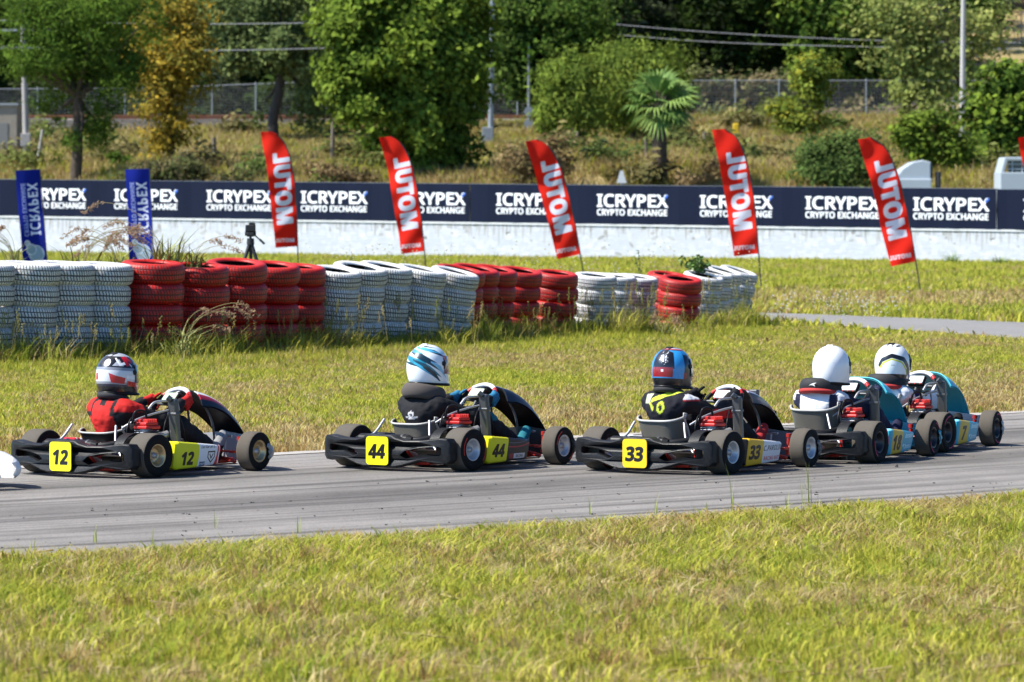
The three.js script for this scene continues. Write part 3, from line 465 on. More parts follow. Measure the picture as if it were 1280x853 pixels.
const lathe = (pts, n = 40) => new THREE.LatheGeometry(pts.map(p => new THREE.Vector2(...p)), n).rotateX(Math.PI / 2); // axis along z
function wheelGeos(r, w) { // slick kart tyre, rim of two dished halves
  const h = w / 2, ri = 0.068;
  return {
    side: [1, -1].map(s => lathe([[ri, h * 0.80], [ri + 0.012, h * 0.93], [r * 0.72, h * 1.0], [r * 0.88, h * 0.97], [r * 0.955, h * 0.88]].map(([a, b]) => [a, b * s]), 44)),
    tread: lathe([[r * 0.955, h * 0.88], [r * 0.985, h * 0.78], [r * 0.998, h * 0.5], [r, 0], [r * 0.998, -h * 0.5], [r * 0.985, -h * 0.78], [r * 0.955, -h * 0.88]], 44),
    rim: G(lathe([[0.02, h * 0.36], [0.040, h * 0.35], [0.048, h * 0.42], [0.056, h * 0.72], [0.064, h * 0.80], [0.0715, h * 0.85], [0.0715, h * 0.79], [0.066, h * 0.6], [0.06, 0], [0.066, -h * 0.6], [0.0715, -h * 0.85], [0.06, -h * 0.75], [0.05, -h * 0.3], [0.02, -h * 0.25]], 36)),
    hub: G(lathe([[0, h * 0.62], [0.017, h * 0.6], [0.02, h * 0.3], [0.03, h * 0.26], [0.03, h * 0.14]], 18), [0, 1, 2].map(k => cyl(V(0.033 * Math.cos(k * 2.094), 0.033 * Math.sin(k * 2.094), h * 0.3), V(0.033 * Math.cos(k * 2.094), 0.033 * Math.sin(k * 2.094), h * 0.46), 0.0065, 0.0065, 6))),
    ring: lathe([[r * 0.66, h * 1.006], [r * 0.735, h * 1.008]], 40),
  };
}
const rearW = wheelGeos(0.139, 0.165), frontW = wheelGeos(0.126, 0.115);
function addWheel(kart, geos, x, y, z, rimMat, ringMat, steer = 0, spin = 0) {
  const w = sub('wheel', kart); w.position.set(x, y, z); w.rotation.set(0, steer + (z < 0 ? Math.PI : 0), 0); // the dished side faces out
  const ty = mesh('tyre', geos._t ??= G(...geos.side), KM.rubber, w); mesh('tread', geos.tread, KM.scrub, w);
  mesh('rim', geos.rim, rimMat, w).rotation.z = spin; mesh('hub', geos.hub, rimMat === KM.darkRim ? KM.gun : KM.alu, w).rotation.z = spin;
  if (ringMat) mesh('sidewall_band', geos._r ??= G(new THREE.RingGeometry(geos === rearW ? 0.105 : 0.097, geos === rearW ? 0.113 : 0.105, 20, 1, 0.3, 1.1).translate(0, 0, (geos === rearW ? 0.0825 : 0.0575) + 0.0012), new THREE.RingGeometry(geos === rearW ? 0.105 : 0.097, geos === rearW ? 0.113 : 0.105, 20, 1, 3.5, 1.1).translate(0, 0, (geos === rearW ? 0.0825 : 0.0575) + 0.0012)), ringMat, w).rotation.z = spin;
}
const bumperGeo = (() => {
  const half = [[0, 0.222], [0.10, 0.222], [0.135, 0.205], [0.20, 0.190], [0.32, 0.192], [0.46, 0.208], [0.50, 0.205], [0.515, 0.185], [0.515, 0.085], [0.50, 0.066], [0.45, 0.062], [0.31, 0.078], [0.19, 0.045], [0.13, 0.034], [0, 0.034]];
  const s = new THREE.Shape(); half.forEach((p, i) => i ? s.lineTo(...p) : s.moveTo(...p)); half.slice(1, -1).reverse().forEach(p => s.lineTo(-p[0], p[1]));
  const hole = [[0.17, 0.105], [0.21, 0.135], [0.30, 0.152], [0.44, 0.166], [0.468, 0.158], [0.472, 0.118], [0.455, 0.104], [0.32, 0.112], [0.22, 0.082]];
  for (const k of [1, -1]) { const h = new THREE.Path(); hole.forEach((p, i) => i ? h.lineTo(k * p[0], p[1]) : h.moveTo(k * p[0], p[1])); h.closePath(); s.holes.push(h); }
  let g = new THREE.ExtrudeGeometry(s, { depth: 0.055, bevelEnabled: true, bevelSize: 0.010, bevelThickness: 0.014, bevelSegments: 3, curveSegments: 8 }); // in z-y, depth along x
  g.rotateY(-Math.PI / 2); // shape x -> z
  const P = g.attributes.position; for (let i = 0; i < P.count; i++) { const z = P.getZ(i); P.setX(i, P.getX(i) - 0.235 + 0.30 * z * z); }
  return toCreasedNormals(g, 0.6);
})();
function podGeo(side) { // crash pod between the wheels: rounded, lower and narrower to the front
  const rings = [], X = [0.165, 0.19, 0.30, 0.42, 0.54, 0.61, 0.63];
  X.forEach((x, i) => {
    const e = i === 0 || i === X.length - 1 ? 0.012 : 0, top = lerp(0.222, 0.180, (x - 0.165) / 0.465) - e, bot = lerp(0.040, 0.060, (x - 0.165) / 0.465) + e, zo = 0.545 - 0.035 * Math.pow(Math.max(0, (x - 0.35) / 0.28), 2) - e, zi = 0.34;
    const r = 0.016, ring = []; const c = [[zo - r, top - r, 0], [zi + r, top - r, 1], [zi + r, bot + r, 2], [zo - r - 0.02, bot + r, 3]];
    for (const [cz, cy, q] of c) for (let k = 0; k <= 3; k++) { const a = (q + k / 3) * Math.PI / 2; ring.push(V(x, cy + r * Math.sin(a), (cz + r * Math.cos(a)) * side)); }
    rings.push(side > 0 ? ring : ring.reverse());
  });
  return loft(rings, 0.5, true, (x, y) => [(side > 0 ? (x - 0.165) : (0.63 - x)) / 0.465, (y - 0.04) / 0.182]);
}
const noseGeo = (() => {
  const rings = [], zs = [-0.50, -0.48, -0.44, -0.34, -0.2, 0, 0.2, 0.34, 0.44, 0.48, 0.50];
  for (const z of zs) {
    const k = Math.abs(z) / 0.5, e = k > 0.98 ? 0.02 : 0, front = 1.37 - 0.22 * k * k - e, back = 1.22 - 0.13 * k * k + e, top = lerp(0.225, 0.175, k) - e, bot = 0.045 + e + 0.02 * k, ring = [];
    for (const [x, y] of [[back, bot], [front - 0.05, bot], [front - 0.012, bot + 0.025], [front, lerp(bot, top, 0.5)], [front - 0.02, top - 0.025], [front - 0.06, top], [back, top + 0.01], [back - 0.005, lerp(bot, top, 0.5)]]) ring.push(V(x, y, z));
    rings.push(ring);
  }
  return loft(rings, 0.7);
})();
// front panel: a hood that arches from the nose back over the steering wheel
const hoodPath = new THREE.CatmullRomCurve3([V(1.33, 0.20, 0), V(1.24, 0.31, 0), V(1.12, 0.41, 0), V(0.98, 0.475, 0), V(0.86, 0.505, 0)]);
const hoodPoint = (off) => (u, v) => {
  const p = hoodPath.getPoint(v), t = hoodPath.getTangent(v), n = V(-t.y, t.x, 0); if (n.y < 0) n.negate();
  const half = lerp(0.115, 0.150, v), a = (u - 0.5) * 2, s = Math.sign(a) * Math.pow(Math.abs(a), 0.72), drop = lerp(0.03, 0.095, v) * Math.pow(Math.abs(a), 2.6);
  return p.addScaledVector(n, -drop - off).add(V(0, 0, s * half));
};
const hoodGeo = shell((u, v) => hoodPoint(0)(u, v), 20, 26, 0.006, 1.2), hoodLining = shell((u, v) => hoodPoint(0.0085)(u, v), 20, 26, 0.002, 1.2);
const SEAT_PATH = new THREE.CatmullRomCurve3([V(0.035, 0.335, 0), V(0.065, 0.23, 0), V(0.10, 0.125, 0), V(0.18, 0.062, 0), V(0.32, 0.05, 0), V(0.44, 0.085, 0)]);
const DZ = -0.055; // driver and seat sit left of the centre line
const seatPoint = (u, v) => { const p = SEAT_PATH.getPoint(v), t = SEAT_PATH.getTangent(v), n = V(t.y * -1, t.x, 0); /* inward */ const a = (u - 0.5) * 2, half = lerp(0.195, 0.175, v), lift = (0.10 + 0.05 * Math.sin(v * 3.1)) * Math.pow(Math.abs(a), 3.2); return p.addScaledVector(V(-n.x, -n.y, 0).multiplyScalar(n.x > 0 ? -1 : 1), lift).add(V(0, 0, Math.sin(a * 1.35) / Math.sin(1.35) * half + DZ)); };
const seatGeo = shell((u, v) => seatPoint(1 - u, v), 18, 24, 0.008, 1.2);
const seatRimGeo = (() => { const pts = []; for (let v = 1; v >= 0; v -= 0.1) pts.push(seatPoint(0, v)); for (let u = 0.1; u < 1; u += 0.1) pts.push(seatPoint(u, 0)); for (let v = 0; v <= 1; v += 0.1) pts.push(seatPoint(1, v)); return tube(pts, 0.0085, 80, 8); })();
const frameGeo = G(
  capTube([[-0.17, 0.055, -0.30], [0.1, 0.055, -0.30], [0.42, 0.05, -0.22], [0.75, 0.05, -0.15], [1.12, 0.055, -0.15]], 0.015, 30), capTube([[-0.17, 0.055, 0.30], [0.1, 0.055, 0.30], [0.42, 0.05, 0.24], [0.75, 0.05, 0.15], [1.12, 0.055, 0.15]], 0.015, 30),
  capTube([[-0.17, 0.055, -0.31], [-0.185, 0.055, 0], [-0.17, 0.055, 0.31]], 0.015), capTube([[0.40, 0.05, -0.24], [0.40, 0.05, 0.25]], 0.013), capTube([[1.12, 0.055, -0.16], [1.15, 0.055, 0], [1.12, 0.055, 0.16]], 0.015), capTube([[0.95, 0.06, -0.33], [1.0, 0.075, -0.15], [1.0, 0.075, 0.15], [0.95, 0.06, 0.33]], 0.014),
  [-0.27, 0.02, 0.27].map(z => [box(0.05, 0.09, 0.022, 0, 0.115, z), box(0.11, 0.02, 0.03, 0, 0.07, z)]), [1, -1].map(s => [capTube([[0.22, 0.055, 0.3 * s], [0.24, 0.09, 0.40 * s]], 0.010), capTube([[0.58, 0.052, 0.2 * s], [0.57, 0.09, 0.40 * s]], 0.010), capTube([[-0.17, 0.06, 0.2 * s], [-0.25, 0.13, 0.2 * s]], 0.011)]));
const linkGeo = G([1, -1].map(s => [cyl(V(1.01, 0.075, 0.31 * s), V(1.01, 0.185, 0.32 * s), 0.013), cyl(V(1.01, 0.126, 0.31 * s), V(1.01, 0.126, 0.47 * s), 0.012), capTube([[0.93, 0.12, 0.06 * s], [0.93, 0.125, 0.33 * s]], 0.007), box(0.1, 0.016, 0.035, 0.965, 0.12, 0.33 * s), cyl(V(1.01, 0.19, 0.32 * s), V(1.01, 0.215, 0.32 * s), 0.018)]), capTube([[0.78, 0.36, 0], [0.9, 0.2, 0], [0.95, 0.1, 0]], 0.010));
const rodGeo = G(capTube([[0.05, 0.31, DZ + 0.19], [-0.02, 0.2, 0.2], [-0.05, 0.13, 0.27]], 0.008), capTube([[0.05, 0.31, DZ - 0.19], [-0.04, 0.22, -0.26], [-0.16, 0.15, -0.33]], 0.009), capTube([[0.10, 0.30, 0.15], [0.16, 0.345, 0.2], [0.30, 0.385, 0.24], [0.42, 0.41, 0.29]], 0.007));
const WC = V(0.71, 0.425, 0), WN = V(-0.72, 0.69, 0).normalize(), WT = V(0.69, 0.72, 0).normalize(); // steering wheel centre, normal to the driver, up along its plane
const wheelPt = (a, R = 0.132) => { let s = Math.sin(a), c = Math.cos(a); let y = c * R; if (y < -0.085) y = -0.085 - (y + 0.085) * 0.25; return WC.clone().addScaledVector(WT, y).add(V(0, 0, s * R)); };
const arc = (a0, a1, r) => { const p = []; for (let i = 0; i <= 16; i++) p.push(wheelPt(lerp(a0, a1, i / 16))); return tube(p, r, 40, 10); };
const rimTop = arc(-0.75, 0.75, 0.0145), rimR = arc(0.75, 1.05, 0.015), rimL = arc(-1.05, -0.75, 0.015), rimRest = arc(1.05, 5.233, 0.0145);
const basis = new THREE.Matrix4().makeBasis(V(0, 0, 1).negate().multiplyScalar(-1), WT, WN.clone()); // x -> z axis, y -> up the wheel, z -> towards the driver
const dashM = new THREE.Matrix4().makeBasis(WT.clone().cross(WN), WT, WN).setPosition(WC.clone().addScaledVector(WT, 0.028).addScaledVector(WN, 0.026));
const pedalGeo = [1, -1].map(s => G(cyl(V(1.06, 0.06, 0.14 * s), V(1.08, 0.215, 0.14 * s), 0.007), cyl(V(1.08, 0.21, 0.10 * s), V(1.08, 0.21, 0.19 * s), 0.008)));
const chainGuard = shell((u, v) => { const a = lerp(0.15, 2.85, v), R = 0.128; return V(0.0 - Math.cos(a) * R * 1.05, 0.145 + Math.sin(a) * R, 0.315 + (u - 0.5) * 0.075); }, 3, 24, 0.006);
const arrowGrain = null;

const numFont = (x, s, cx, cy, size, color, edge) => text(x, s, cx, cy, size, { skew: -0.12, color, stroke: size * 0.07, strokeColor: color });
function plateMat(num, bg, ink = '#0b0b0c') { return std(0xffffff, 0.42, { map: canvasTex(256, 256, (x, w, h) => { x.fillStyle = bg; x.fillRect(0, 0, w, h); const r = mulberry(num.length * 31 + bg.length); for (let i = 0; i < 60; i++) { x.fillStyle = `rgba(70,60,20,${0.05 + 0.1 * r()})`; x.fillRect(r() * w, r() * h, 2 + r() * 16, 1 + r() * 3); } numFont(x, num, w / 2, h * 0.53, num.length > 1 ? 170 : 185, ink); }) }); }

function makeKart(o) {
  const k = thing('racing_kart', o.label, 'kart', 'racing karts on the track');
  const fr = mesh('chassis_frame', frameGeo, KM.frameRed, k);
  mesh('floor_tray', box(0.80, 0.006, 0.34, 0.76, 0.030, 0, 0.003), KM.gun, k);
  mesh('rear_axle', cyl(V(0, 0.139, -0.46), V(0, 0.139, 0.46), 0.0175, 0.0175, 14), KM.steel, k);
  mesh('brake_disc', cyl(V(0, 0.139, -0.245), V(0, 0.139, -0.237), 0.085, 0.085, 30), KM.steel, k);
  const steer = o.steer ?? 0.08;
  for (const s of [1, -1]) { addWheel(k, rearW, 0, 0.139, 0.47 * s, o.rim, o.ring, 0, rr(0, 6)); addWheel(k, frontW, 1.01, 0.126, 0.44 * s, o.rim, o.ring, steer, rr(0, 6)); }
  const bump = mesh('rear_bumper', bumperGeo, KM.plastic, k);
  mesh('bumper_strut', G([1, -1].map(s => cyl(V(-0.24, 0.13, 0.2 * s), V(-0.16, 0.1, 0.2 * s), 0.012))), KM.alu, k);
  if (o.rearPlate) { const pl = mesh('number_plate', plate(0.185, 0.182, 0.028, 0.006), o.rearPlate, k); pl.position.set(-0.312, 0.129, -0.055 * 0); pl.rotation.y = -Math.PI / 2; }
  for (const s of [1, -1]) mesh('side_pod', podGeo(s), s > 0 ? o.podR : o.podL ?? o.podR, k);
  mesh('nose_fairing', noseGeo, o.nose, k).position.x = o.noseX ?? 0;
  const hd = mesh('front_panel', hoodGeo, o.hood, k); hd.scale.set(1, o.hoodY ?? 1, o.hoodZ ?? 1); mesh('lining', hoodLining, o.lining ?? KM.black, hd);
  mesh('panel_bracket', G(capTube([[1.02, 0.06, 0.1], [0.99, 0.3, 0.1], [0.93, 0.44, 0.07]], 0.008), capTube([[1.02, 0.06, -0.1], [0.99, 0.3, -0.1], [0.93, 0.44, -0.07]], 0.008)), KM.gun, k);
  mesh('steering_linkage', linkGeo, KM.frameRed, k);
  const sw = sub('steering_wheel', k);
  mesh('rim_top', rimTop, o.gripTop ?? KM.white, sw); mesh('rim_band', G(rimR, rimL), KM.red, sw); mesh('rim_grip', rimRest, KM.black, sw);
  mesh('spoke', G(cyl(wheelPt(1.57), WC, 0.009, 0.014), cyl(wheelPt(-1.57), WC, 0.009, 0.014), cyl(wheelPt(Math.PI), WC, 0.01, 0.014), cyl(WC, WC.clone().addScaledVector(WN, -0.07), 0.03, 0.016)), KM.gun, sw);
  const ds = sub('dash_display', k); ds.applyMatrix4(dashM);
  mesh('housing', box(0.128, 0.086, 0.03, 0, 0, 0, 0.012), KM.black, ds);
  mesh('screen', plate(0.108, 0.064, 0.008, 0.003).translate(0, 0, 0.0165), std(o.screen ?? lin(0.42, 0.46, 0.36), 0.12), ds);
  mesh('button', G([-0.04, 0, 0.04].map(x => cyl(V(x, -0.04, 0.014), V(x, -0.04, 0.019), 0.005, 0.005, 8))), KM.red, ds);
  const st = mesh('seat', seatGeo, o.seat ?? KM.seat, k); st.scale.set(1, o.seatY ?? 1, 0.87); st.position.z = (o.seatZ ?? 0) + DZ * 0.13; mesh('seat_edge', seatRimGeo, KM.seatRim, st);
  mesh('seat_stay', rodGeo, KM.alu, k);
  mesh('pedal', pedalGeo[0], KM.alu, k); mesh('pedal', pedalGeo[1], KM.alu, k);
  const tank = mesh('fuel_tank', box(0.24, 0.11, 0.15, 0.62, 0.10, 0, 0.03), KM.tank, k); mesh('cap', cyl(V(0.62, 0.155, 0), V(0.62, 0.178, 0), 0.022, 0.02, 14), KM.red, tank);
  // engine beside the seat, chain side to the right wheel
  const en = sub('engine', k);
  mesh('crankcase', G(box(0.17, 0.12, 0.11, 0.23, 0.135, 0.235, 0.02), cyl(V(0.22, 0.135, 0.16), V(0.22, 0.135, 0.315), 0.058, 0.058, 20), box(0.10, 0.05, 0.06, 0.31, 0.18, 0.25, 0.01), cyl(V(0.12, 0.14, 0.2), V(0.12, 0.14, 0.29), 0.03, 0.03, 14)), KM.gun, en);
  const fins = []; for (let i = 0; i < 7; i++) fins.push(box(0.125 - 0.003 * i, 0.005, 0.115, 0.215, 0.205 + i * 0.0125, 0.245, 0.002)); fins.push(cyl(V(0.215, 0.19, 0.245), V(0.215, 0.295, 0.245), 0.046, 0.046, 18));
  mesh('cylinder', G(fins), KM.alu, en);
  mesh('cylinder_head', G(box(0.135, 0.022, 0.12, 0.215, 0.30, 0.245, 0.008), box(0.115, 0.025, 0.10, 0.215, 0.322, 0.245, 0.01), box(0.085, 0.022, 0.07, 0.215, 0.343, 0.245, 0.01), [-0.04, -0.02, 0, 0.02, 0.04].map(x => box(0.006, 0.035, 0.10, 0.215 + x, 0.335, 0.245, 0.002))), KM.red, en);
  mesh('spark_plug_lead', capTube([[0.215, 0.36, 0.245], [0.2, 0.40, 0.24], [0.14, 0.40, 0.22], [0.13, 0.33, 0.2]], 0.008, 20), KM.black, en);
  mesh('carburettor', G(box(0.06, 0.06, 0.06, 0.335, 0.235, 0.25, 0.012), cyl(V(0.30, 0.235, 0.25), V(0.38, 0.25, 0.27), 0.022, 0.026, 14)), KM.alu, en);
  const sil = mesh('intake_silencer', G(box(0.05, 0.39, 0.062, 0, 0, 0, 0.016), box(0.054, 0.02, 0.068, 0, 0.1, 0, 0.006), box(0.054, 0.02, 0.068, 0, -0.1, 0, 0.006), cyl(V(-0.02, 0.19, 0), V(-0.03, 0.21, -0.02), 0.018, 0.018, 10)), KM.gun, k); sil.position.set(0.385, 0.285, 0.33); sil.rotation.set(0, 0.2, 0.13);
  mesh('silencer_bracket', G(capTube([[0.35, 0.46, 0.33], [0.46, 0.46, 0.27], [0.56, 0.40, 0.2]], 0.010), capTube([[0.36, 0.465, 0.31], [0.26, 0.455, 0.27], [0.22, 0.42, 0.26]], 0.008), cyl(V(0.40, 0.12, 0.33), V(0.40, 0.06, 0.28), 0.01)), KM.alu, k);
  const ex = sub('exhaust', k);
  mesh('header_pipe', capTube([[0.27, 0.27, 0.27], [0.17, 0.262, 0.315], [0.04, 0.225, 0.27], [-0.06, 0.195, 0.17], [-0.10, 0.19, 0.08]], 0.022, 40, 12), KM.black, ex);
  mesh('muffler', G(cyl(V(-0.10, 0.19, 0.085), V(-0.115, 0.19, -0.30), 0.036, 0.036, 20), cyl(V(-0.10, 0.19, 0.12), V(-0.10, 0.19, 0.085), 0.022, 0.036, 20), cyl(V(-0.115, 0.19, -0.30), V(-0.117, 0.19, -0.34), 0.036, 0.014, 20)), KM.black, ex);
  mesh('clamp', G(cyl(V(-0.098, 0.19, 0.05), V(-0.099, 0.19, 0.035), 0.0385, 0.0385, 20), cyl(V(-0.109, 0.19, -0.2), V(-0.11, 0.19, -0.215), 0.0385, 0.0385, 20)), KM.gun, ex);
  mesh('chain_guard', chainGuard, KM.plastic, k); mesh('sprocket', cyl(V(0, 0.139, 0.31), V(0, 0.139, 0.316), 0.095, 0.095, 30), KM.gun, k);
  mesh('cable', G(capTube([[0.43, 0.42, 0.3], [0.5, 0.3, 0.29], [0.62, 0.16, 0.22], [0.8, 0.07, 0.16]], 0.005, 30, 6), capTube([[0.7, 0.36, 0.02], [0.55, 0.40, 0.16], [0.4, 0.34, 0.24], [0.36, 0.25, 0.25]], 0.005, 30, 6), capTube([[0.20, 0.30, 0.17], [0.14, 0.36, 0.19], [0.08, 0.28, 0.2], [0.12, 0.2, 0.2]], 0.006, 30, 6)), KM.black, k);
  if (o.cam) { const c = sub('action_camera', k); mesh('camera_body', box(0.045, 0.062, 0.06, -0.02, 0.44, -0.37, 0.008), KM.gun, c); mesh('lens', cyl(V(0.0, 0.45, -0.37), V(0.016, 0.45, -0.37), 0.014, 0.014, 14), KM.lens, c); mesh('clamp_arm', G(capTube([[0.03, 0.32, -0.24], [-0.01, 0.335, -0.33], [-0.02, 0.35, -0.37], [-0.02, 0.41, -0.37]], 0.011), new THREE.SphereGeometry(0.024, 14, 10).translate(-0.02, 0.35, -0.37), box(0.06, 0.03, 0.05, -0.01, 0.335, -0.335, 0.01)), KM.black, c); }
  return k;
}
function placeKart(o, px, py, headingDeg) { // by the ground contact of its right rear wheel
  const th = headingDeg * Math.PI / 180, c = onGround(px, py); o.rotation.y = th;                 // x forward -> (cos, 0, -sin)
  o.position.set(c.x - 0.47 * Math.sin(th), 0.0065, c.z - 0.47 * Math.cos(th));
}
// ---------- drivers ----------
function surfaceNets(f, lo, hi, cell) {
  const n = [0, 1, 2].map(i => Math.ceil((hi[i] - lo[i]) / cell) + 1), [nx, ny, nz] = n, S = new Float32Array(nx * ny * nz), id = (i, j, k) => (k * ny + j) * nx + i;
  for (let k = 0; k < nz; k++) for (let j = 0; j < ny; j++) for (let i = 0; i < nx; i++) S[id(i, j, k)] = f(lo[0] + i * cell, lo[1] + j * cell, lo[2] + k * cell);
  const vid = new Int32Array(nx * ny * nz).fill(-1), pos = [], idx = [], E = [[0, 1], [2, 3], [4, 5], [6, 7], [0, 2], [1, 3], [4, 6], [5, 7], [0, 4], [1, 5], [2, 6], [3, 7]];
  for (let k = 0; k < nz - 1; k++) for (let j = 0; j < ny - 1; j++) for (let i = 0; i < nx - 1; i++) {
    const c = []; let m = 0; for (let q = 0; q < 8; q++) { const v = S[id(i + (q & 1), j + (q >> 1 & 1), k + (q >> 2))]; c.push(v); if (v < 0) m |= 1 << q; }
    if (m === 0 || m === 255) continue; let x = 0, y = 0, z = 0, w = 0;
    for (const [a, b] of E) if ((c[a] < 0) !== (c[b] < 0)) { const t = c[a] / (c[a] - c[b]); x += lerp(a & 1, b & 1, t); y += lerp(a >> 1 & 1, b >> 1 & 1, t); z += lerp(a >> 2, b >> 2, t); w++; }
    vid[id(i, j, k)] = pos.length / 3; pos.push(lo[0] + (i + x / w) * cell, lo[1] + (j + y / w) * cell, lo[2] + (k + z / w) * cell);
  }
  const quad = (a, b, c, d, flip) => flip ? idx.push(a, c, b, a, d, c) : idx.push(a, b, c, a, c, d);
  for (let k = 1; k < nz - 1; k++) for (let j = 1; j < ny - 1; j++) for (let i = 1; i < nx - 1; i++) {
    const s = S[id(i, j, k)] < 0;
    if (s !== S[id(i + 1, j, k)] < 0) quad(vid[id(i, j - 1, k - 1)], vid[id(i, j, k - 1)], vid[id(i, j, k)], vid[id(i, j - 1, k)], !s);
    if (s !== S[id(i, j + 1, k)] < 0) quad(vid[id(i - 1, j, k - 1)], vid[id(i - 1, j, k)], vid[id(i, j, k)], vid[id(i, j, k - 1)], !s);
    if (s !== S[id(i, j, k + 1)] < 0) quad(vid[id(i - 1, j - 1, k)], vid[id(i, j - 1, k)], vid[id(i, j, k)], vid[id(i - 1, j, k)], !s);
  }
  const g = new THREE.BufferGeometry(); g.setAttribute('position', new THREE.Float32BufferAttribute(pos, 3)); g.setIndex(idx); g.computeVertexNormals(); return g;
}
function capsuleField(list, k) { // list of [a, b, ra, rb]
  const L = list.map(([a, b, ra, rb]) => { const d = b.clone().sub(a); return [a.x, a.y, a.z, d.x, d.y, d.z, Math.max(1e-9, d.lengthSq()), ra, rb]; });
  return (x, y, z) => { let r = 1e3; for (const [ax, ay, az, dx, dy, dz, dd, ra, rb] of L) { const px = x - ax, py = y - ay, pz = z - az, t = clamp((px * dx + py * dy + pz * dz) / dd), ex = px - dx * t, ey = py - dy * t, ez = pz - dz * t, v = Math.sqrt(ex * ex + ey * ey + ez * ez) - lerp(ra, rb, t); if (v - r > k) continue; const h = clamp(0.5 + 0.5 * (r - v) / k); r = r > 900 ? v : lerp(r, v, h) - k * h * (1 - h); } return r; };
}
const B3 = (x, y, z) => V(x, y, z + DZ);
const bodyGeo = (() => {
  const caps = [[B3(0.25, 0.165, -0.06), B3(0.25, 0.165, 0.06), 0.098, 0.098], [B3(0.235, 0.19, 0), B3(0.205, 0.345, 0), 0.105, 0.11], [B3(0.20, 0.37, -0.05), B3(0.20, 0.37, 0.05), 0.092, 0.092], [B3(0.205, 0.415, -0.095), B3(0.205, 0.415, 0.095), 0.056, 0.056], [B3(0.215, 0.43, 0), B3(0.245, 0.57, 0), 0.062, 0.055], [B3(0.25, 0.60, 0), B3(0.262, 0.63, 0), 0.062, 0.064]];
  for (const s of [-1, 1]) {
    const sh = B3(0.21, 0.408, 0.128 * s), el = V(0.435, 0.325, 0.205 * s + DZ * 0.5), wr = WC.clone().add(V(-0.075, -0.005, 0.165 * s)).addScaledVector(WN, 0.02);
    caps.push([sh, el, 0.06, 0.046], [el, wr, 0.047, 0.032]);
    const kn = V(0.62, 0.285, 0.155 * s), an = V(0.955, 0.125, 0.15 * s);
    caps.push([B3(0.27, 0.15, 0.085 * s), kn, 0.088, 0.06], [kn, an, 0.062, 0.040], [an.clone().add(V(0, -0.03, 0)), V(1.045, 0.215, 0.145 * s), 0.042, 0.034], [an.clone().add(V(-0.005, -0.035, 0)), an.clone().add(V(0.02, -0.05, 0)), 0.034, 0.03]);
  }
  const base = capsuleField(caps, 0.035);
  const suit = (x, y, z) => base(x, y, z) - 0.006 * noise(x * 24, y * 15, z * 24) - 0.0045 * noise(x * 18, y * 52, z * 20 + 4) - 0.0025 * noise(x * 60, y * 60, z * 60);
  const body = surfaceNets(suit, [0.04, 0.03, -0.42], [1.11, 0.76, 0.36], 0.0092);
  const hands = [];
  for (const s of [-1, 1]) {
    const c = WC.clone().add(V(0, 0, 0.132 * s)), o = V(0, 0, s), fl = [], pt = (al, ang, r) => c.clone().addScaledVector(WT, al).addScaledVector(WN, Math.cos(ang) * r).addScaledVector(o, Math.sin(ang) * r);
    fl.push([pt(-0.026, 0.9, 0.036), pt(0.026, 0.9, 0.036), 0.017, 0.018], [pt(-0.018, 0.5, 0.05), pt(0.02, 0.5, 0.046), 0.017, 0.018], [WC.clone().add(V(-0.075, -0.005, 0.165 * s)).addScaledVector(WN, 0.02), pt(0, 0.6, 0.05), 0.028, 0.022]);
    const far = capsuleField(fl, 0.012), fg = [];
    [[-0.030, 0.92], [-0.010, 1.04], [0.010, 1.08], [0.030, 1.0]].forEach(([al, ln]) => { const A = [1.15, 2.2, 3.3, 3.3 + 0.95 * ln]; for (let q = 0; q < 3; q++) fg.push([pt(al, A[q], 0.0265), pt(al, A[q + 1], 0.0255), 0.0095 - 0.0006 * q, 0.0090 - 0.0006 * q]); });
    fg.push([pt(0.012, 0.15, 0.035), pt(0.042, -0.15, 0.029), 0.0105, 0.010], [pt(0.042, -0.15, 0.029), pt(0.062, -0.5, 0.026), 0.010, 0.0085]);
    const fingers = capsuleField(fg, 0.003), both = (x, y, z) => { const a = far(x, y, z), b = fingers(x, y, z), h = clamp(0.5 + 0.5 * (b - a) / 0.006); return lerp(b, a, h) - 0.006 * h * (1 - h); };
    hands.push(surfaceNets(both, [c.x - 0.15, c.y - 0.12, c.z - 0.1], [c.x + 0.1, c.y + 0.12, c.z + 0.1], 0.0036));
  }
  const all = [body, ...hands].map(g => { const o = new THREE.BufferGeometry(); o.setAttribute('position', g.attributes.position); o.setAttribute('normal', g.attributes.normal); o.setIndex(g.index); return o; });
  const g = mergeGeometries(all); g.userData.bodyCount = body.attributes.position.count; return g;
})();
function suitGeo(paint) { // dye of the suit by place on it
  const g = bodyGeo.clone(), P = g.attributes.position, col = new Float32Array(P.count * 3);
  for (let i = 0; i < P.count; i++) { const x = P.getX(i), y = P.getY(i), z = P.getZ(i) - DZ, hand = i >= bodyGeo.userData.bodyCount;
    const part = hand ? 'glove' : x > 0.90 && y < 0.27 ? 'boot' : x > 0.30 && y < 0.36 && !(Math.abs(z) > 0.13 && y > 0.30 && x < 0.6) ? 'leg' : (Math.abs(z) > 0.155 || x > 0.33) && y > 0.28 ? 'arm' : 'torso';
    const c = paint(part, x, y, z); col[3 * i] = c.r; col[3 * i + 1] = c.g; col[3 * i + 2] = c.b; }
  g.setAttribute('color', new THREE.BufferAttribute(col, 3)); return g;
}
const suitMat = new THREE.MeshPhysicalMaterial({ color: 0xffffff, vertexColors: true, roughness: 0.82, specularIntensity: 0.4 });
